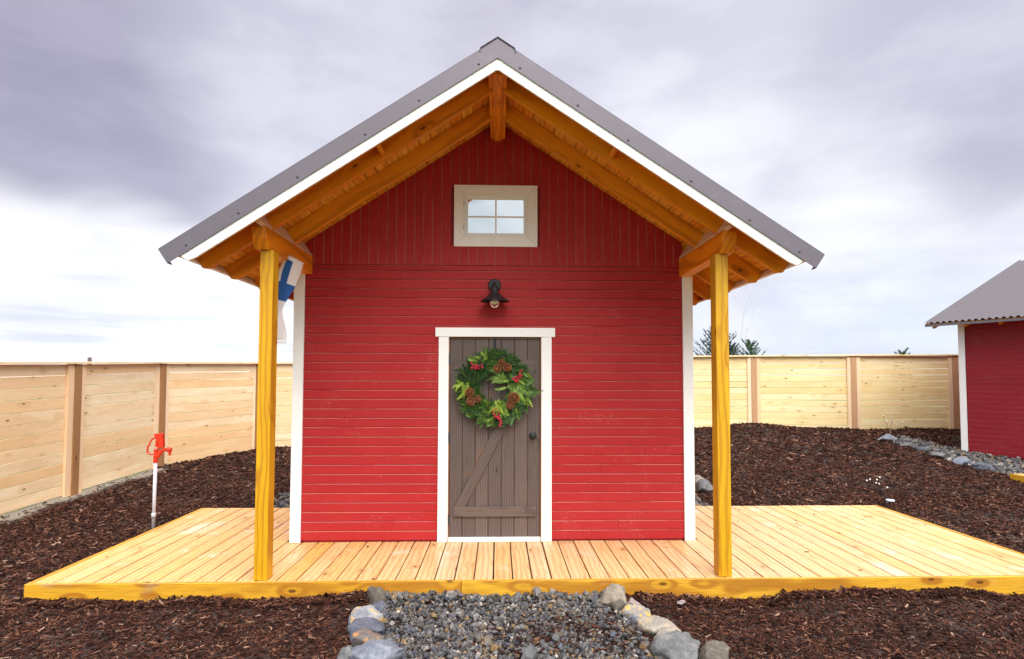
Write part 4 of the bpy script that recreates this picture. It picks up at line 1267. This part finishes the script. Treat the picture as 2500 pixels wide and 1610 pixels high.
wallrun('wall', Cn, near, out, LB, 2.86); wallrun('wall', Cn, inn, away, WB, 2.86)
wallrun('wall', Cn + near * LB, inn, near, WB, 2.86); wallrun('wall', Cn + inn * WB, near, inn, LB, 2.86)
mb = MB(); mb.obox(Cn + out * .022 + away * .022 + (0, 0, .21), near, inn, (0, 0, 1), (.115, .02, 2.60), 2); mb.obox(Cn + out * .0015 + away * .022 + (0, 0, .21), inn, near, (0, 0, 1), (.115, .02, 2.60), 2)
mb.build('corner_board', WHITE, barn, bevel=.002)
mb = MB(); mb.obox(Cn + near * LB + out * .022 + near * .002 + (0, 0, .21), away, inn, (0, 0, 1), (.115, .02, 2.60), 2); mb.build('corner_board', WHITE, barn)
kk = .415; upv = unit(inn + np.array((0, 0, kk))); nrmv = unit(np.array((0, 0, 1)) - inn * kk)
EP = Cn + out * .45 + away * .42 + np.array((0, 0, 2.775)); Lr = LB + 1.09; half = (WB + .9) / 2
Lu = half * math.sqrt(1 + kk * kk)
mb = MB(); corr(mb, EP + np.array((0, 0, .0)), upv, near, nrmv, Lu, Lr, .021, .112)
EP2 = EP + inn * (2 * half); upv2 = unit(out + np.array((0, 0, kk))); nr2 = unit(np.array((0, 0, 1)) - out * kk)
corr(mb, EP2, upv2, near, nr2, Lu, Lr, .021, .112)
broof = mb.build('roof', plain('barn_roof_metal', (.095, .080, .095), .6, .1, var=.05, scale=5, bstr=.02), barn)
mb = MB(); mb.obox(EP - nrmv * .046 + upv * .03, upv, near, nrmv, (Lu - .03, Lr, .018)); mb.obox(EP2 - nr2 * .046 + upv2 * .03, upv2, near, nr2, (Lu - .03, Lr, .018))
mb.build('soffit', SOFF, broof)
mb = MB(); FSC = plain('grey_fascia', (.16, .15, .17), .5); mb.obox(EP - np.array((0, 0, .075)) + inn * .02, near, inn, (0, 0, 1), (Lr, .02, .045)); mb.build('fascia_board', FSC, broof); mb = MB(); mb.obox(EP2 - np.array((0, 0, .075)) + out * .04, near, out, (0, 0, 1), (Lr, .02, .045)); mb.build('fascia_board', FSC, broof)
for k in range(13):
    P = EP + near * (.10 + k * .57) - nrmv * .047 + upv * .06
    mb = MB(); mb.obox(P, near, upv, -nrmv, (.045, 1.4, .10), 1); mb.build('rafter', STAIN, broof)
for P_, u_ in ((Cn, away), (Cn + near * LB, near)):
    mb = MB(); A0 = P_ + np.array((0, 0, 2.86)); B0 = P_ + inn * WB + np.array((0, 0, 2.86)); T0 = P_ + inn * WB / 2 + np.array((0, 0, 2.86 + WB / 2 * kk))
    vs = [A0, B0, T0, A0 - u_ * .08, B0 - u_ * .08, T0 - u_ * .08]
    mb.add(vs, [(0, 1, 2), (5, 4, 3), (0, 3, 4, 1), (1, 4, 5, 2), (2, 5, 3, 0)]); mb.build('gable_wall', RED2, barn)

# small platform by the second building
pf = thing('platform', (8.3, 9.2, .05), 'corner of a low yellow wooden platform at the right frame edge', 'platform')
mb = MB()
for k in range(6): mb.box((8.20, 8.75 + k * .15, .10), (11.0, 8.893 + k * .15, .138), 0)
mb.build('deck_board', DECKM, pf, bevel=.003)
mb = MB(); mb.box((8.18, 8.73, -.12), (8.199, 9.66, .139), 1); mb.box((8.2, 8.72, -.12), (11, 8.745, .139), 0); mb.build('rim_board', RIMM, pf)


# ------------------------------------------------------------------ trees
nm_, t = newmat('conifer_needles'); rn = attr(t, 'rnd', 2)
finish(t, t.mix(rn, (.012, .030, .024), (.055, .095, .06)), .6)
nm2, t = newmat('conifer_needles_bright'); rn = attr(t, 'rnd', 2)
finish(t, t.mix(rn, (.02, .065, .025), (.05, .15, .05)), .6)
barkm = plain('bark', (.09, .065, .05), .9, var=.3, scale=30)


def conifer(x, y, H, Rr, label, mat, seed, n=46):
    g = np.random.default_rng(seed)
    z0 = float(hgt(x, min(y, 17.))) - .1
    o = thing('conifer_tree', (x, y, z0), label, 'tree', 'conifers beyond the right fence')
    mb = MB(); top = np.array((x, y, z0 + H)); mb.tube([(x, y, z0), (x + .02, y, z0 + H * .5), top], [.09, .05, .008], 8); mb.build('trunk', barkm, o)
    V, F, Rn = [], [], []; nv_ = 0
    for k in range(n):
        f = (k / n) ** .85; zz = z0 + .3 + (H - .35) * f; az = k * 2.4 + g.uniform(-.4, .4); L = Rr * (1.05 - .85 * f) * g.uniform(.6, 1.15)
        d = np.array((math.cos(az), math.sin(az), .25 + .75 * f)); p0 = np.array((x, y, zz))
        pts = [p0 + d * L * s_ + np.array((0, 0, .18 * L * s_ * s_)) for s_ in np.linspace(0, 1, 6)]
        for i in range(5):
            a, b = pts[i], pts[i + 1]
            for j in range(11):
                q = a + (b - a) * j / 11; dd = unit(b - a)
                if i * 11 + j < 5: continue
                e_ = unit(dd * 1.0 + g.normal(0, .65, 3)); ln_ = g.uniform(.05, .10) * (1 + .3 * (i < 4)); sd = unit(np.cross(e_, g.normal(size=3))) * .009
                V += [q - sd, q + sd, q + e_ * ln_]; F.append((nv_, nv_ + 1, nv_ + 2)); Rn += [g.uniform()] * 3; nv_ += 3
            if i > 0 and g.uniform() < .9:       # side twigs
                for sg in (-1, 1):
                    td = unit(unit(b - a) + sg * .8 * unit(np.cross(b - a, (0, 0, 1))) + (0, 0, .15)); tl = L * .35 * (1 - i / 7)
                    for j in range(12):
                        q = a + td * tl * j / 12; e_ = unit(td + g.normal(0, .6, 3)); sd = unit(np.cross(e_, g.normal(size=3))) * .009; ln_ = g.uniform(.04, .09)
                        V += [q - sd, q + sd, q + e_ * ln_]; F.append((nv_, nv_ + 1, nv_ + 2)); Rn += [g.uniform()] * 3; nv_ += 3
    fastmesh('crown', np.array(V), np.array(F), mat, {'rnd': np.array(Rn)}, origin=(x, y, z0), parent=o)


conifer(7.75, 21.5, 2.88, 1.6, 'dark spruce top above the right fence just behind the porch post', nm_, 3, 105)
conifer(8.35, 22.0, 2.5, 1.3, 'lower dark spruce crown right of the porch post above the fence', nm_, 5, 85)
conifer(9.75, 23.5, 2.72, 1.15, 'bright green young conifer tips rising right of the dark spruces', nm2, 9, 55)
conifer(14.75, 22.0, 2.33, .8, 'few conifer sprigs poking over the fence beside the second building', nm2, 11, 40)

# bare tree beyond the fence
bt = thing('bare_tree', (10.2, 26.0, .3), 'thin leafless tree of fine pale twigs beyond the right fence', 'tree')
mb = MB(); g = np.random.default_rng(4)
pale = plain('pale_twig', (.60, .56, .60), .8, var=.1)


def branch(p, d, L, r, lev):
    d = unit(d); q = [p]; cur = p; dd = d
    for i in range(4):
        dd = unit(dd + g.normal(0, .10, 3) + np.array((0, 0, .04))); cur = cur + dd * L / 4; q.append(cur)
        if lev < 3:
            for _ in range(1 if lev else 2):
                branch(cur, unit(dd + g.normal(0, .55, 3) + np.array((0, 0, .12))), L * g.uniform(.4, .62), r * .5, lev + 1)
    mb.tube(q, [r, r * .85, r * .7, r * .55, r * .35], 5, rn=.5)


branch(np.array((10.2, 26.0, .2)), np.array((.12, 0, 1)), 4.2, .014, 0)
mb.build('branches', pale, bt)

# utility pole beyond the left fence
mb = MB(); mb.tube([(-18.9, 29, -.3), (-18.9, 29, 2.62)], [.10, .085], 10)
tag(mb.build('utility_pole', plain('pole_wood', (.16, .13, .14), .9), origin=(-18.9, 29, -.3)), 'short dark pole top showing above the left fence', 'pole')

# hills
hm, t = newmat('hazy_hill_grass'); ob = t.n('ShaderNodeTexCoord').outputs['Object']
finish(t, t.mix(t.ss(t.noise(ob, .004, 5, .6), .4, .62), (.62, .50, .40), (.42, .40, .46)), .95)  # distance haze painted into the grass as pale tan and lavender


def hills(name, prof, y0, dep, mat):
    xs = np.linspace(prof[0][0], prof[-1][0], 90); hh = np.interp(xs, [p[0] for p in prof], [p[1] for p in prof])
    hh = hh + np.array([mn.fractal(Vector((x * .004, 3.3, 0)), 1, 2, 4) for x in xs]) * 6 * (hh > 5)
    V = []; rows = 12
    for j in range(rows):
        f = j / (rows - 1); prof_ = math.sin(f * math.pi)
        for i, x in enumerate(xs): V.append((x + 60 * math.sin(i * .3 + j), y0 + dep * f, -4 + (hh[i] + 4) * prof_))
    nx = len(xs); F = [(j * nx + i, j * nx + i + 1, (j + 1) * nx + i + 1, (j + 1) * nx + i) for j in range(rows - 1) for i in range(nx - 1)]
    tag(fastmesh(name, np.array(V, float), np.array(F), mat, smooth=True), None, None, None, 'structure')


hills('hills', [(-5200, 120), (-3300, 150), (-2600, 140), (-2150, 120), (-1700, 95), (-1250, 70), (-900, 25), (-300, 12), (900, 12), (2200, 20), (4200, 60)], 2350, 900, hm)
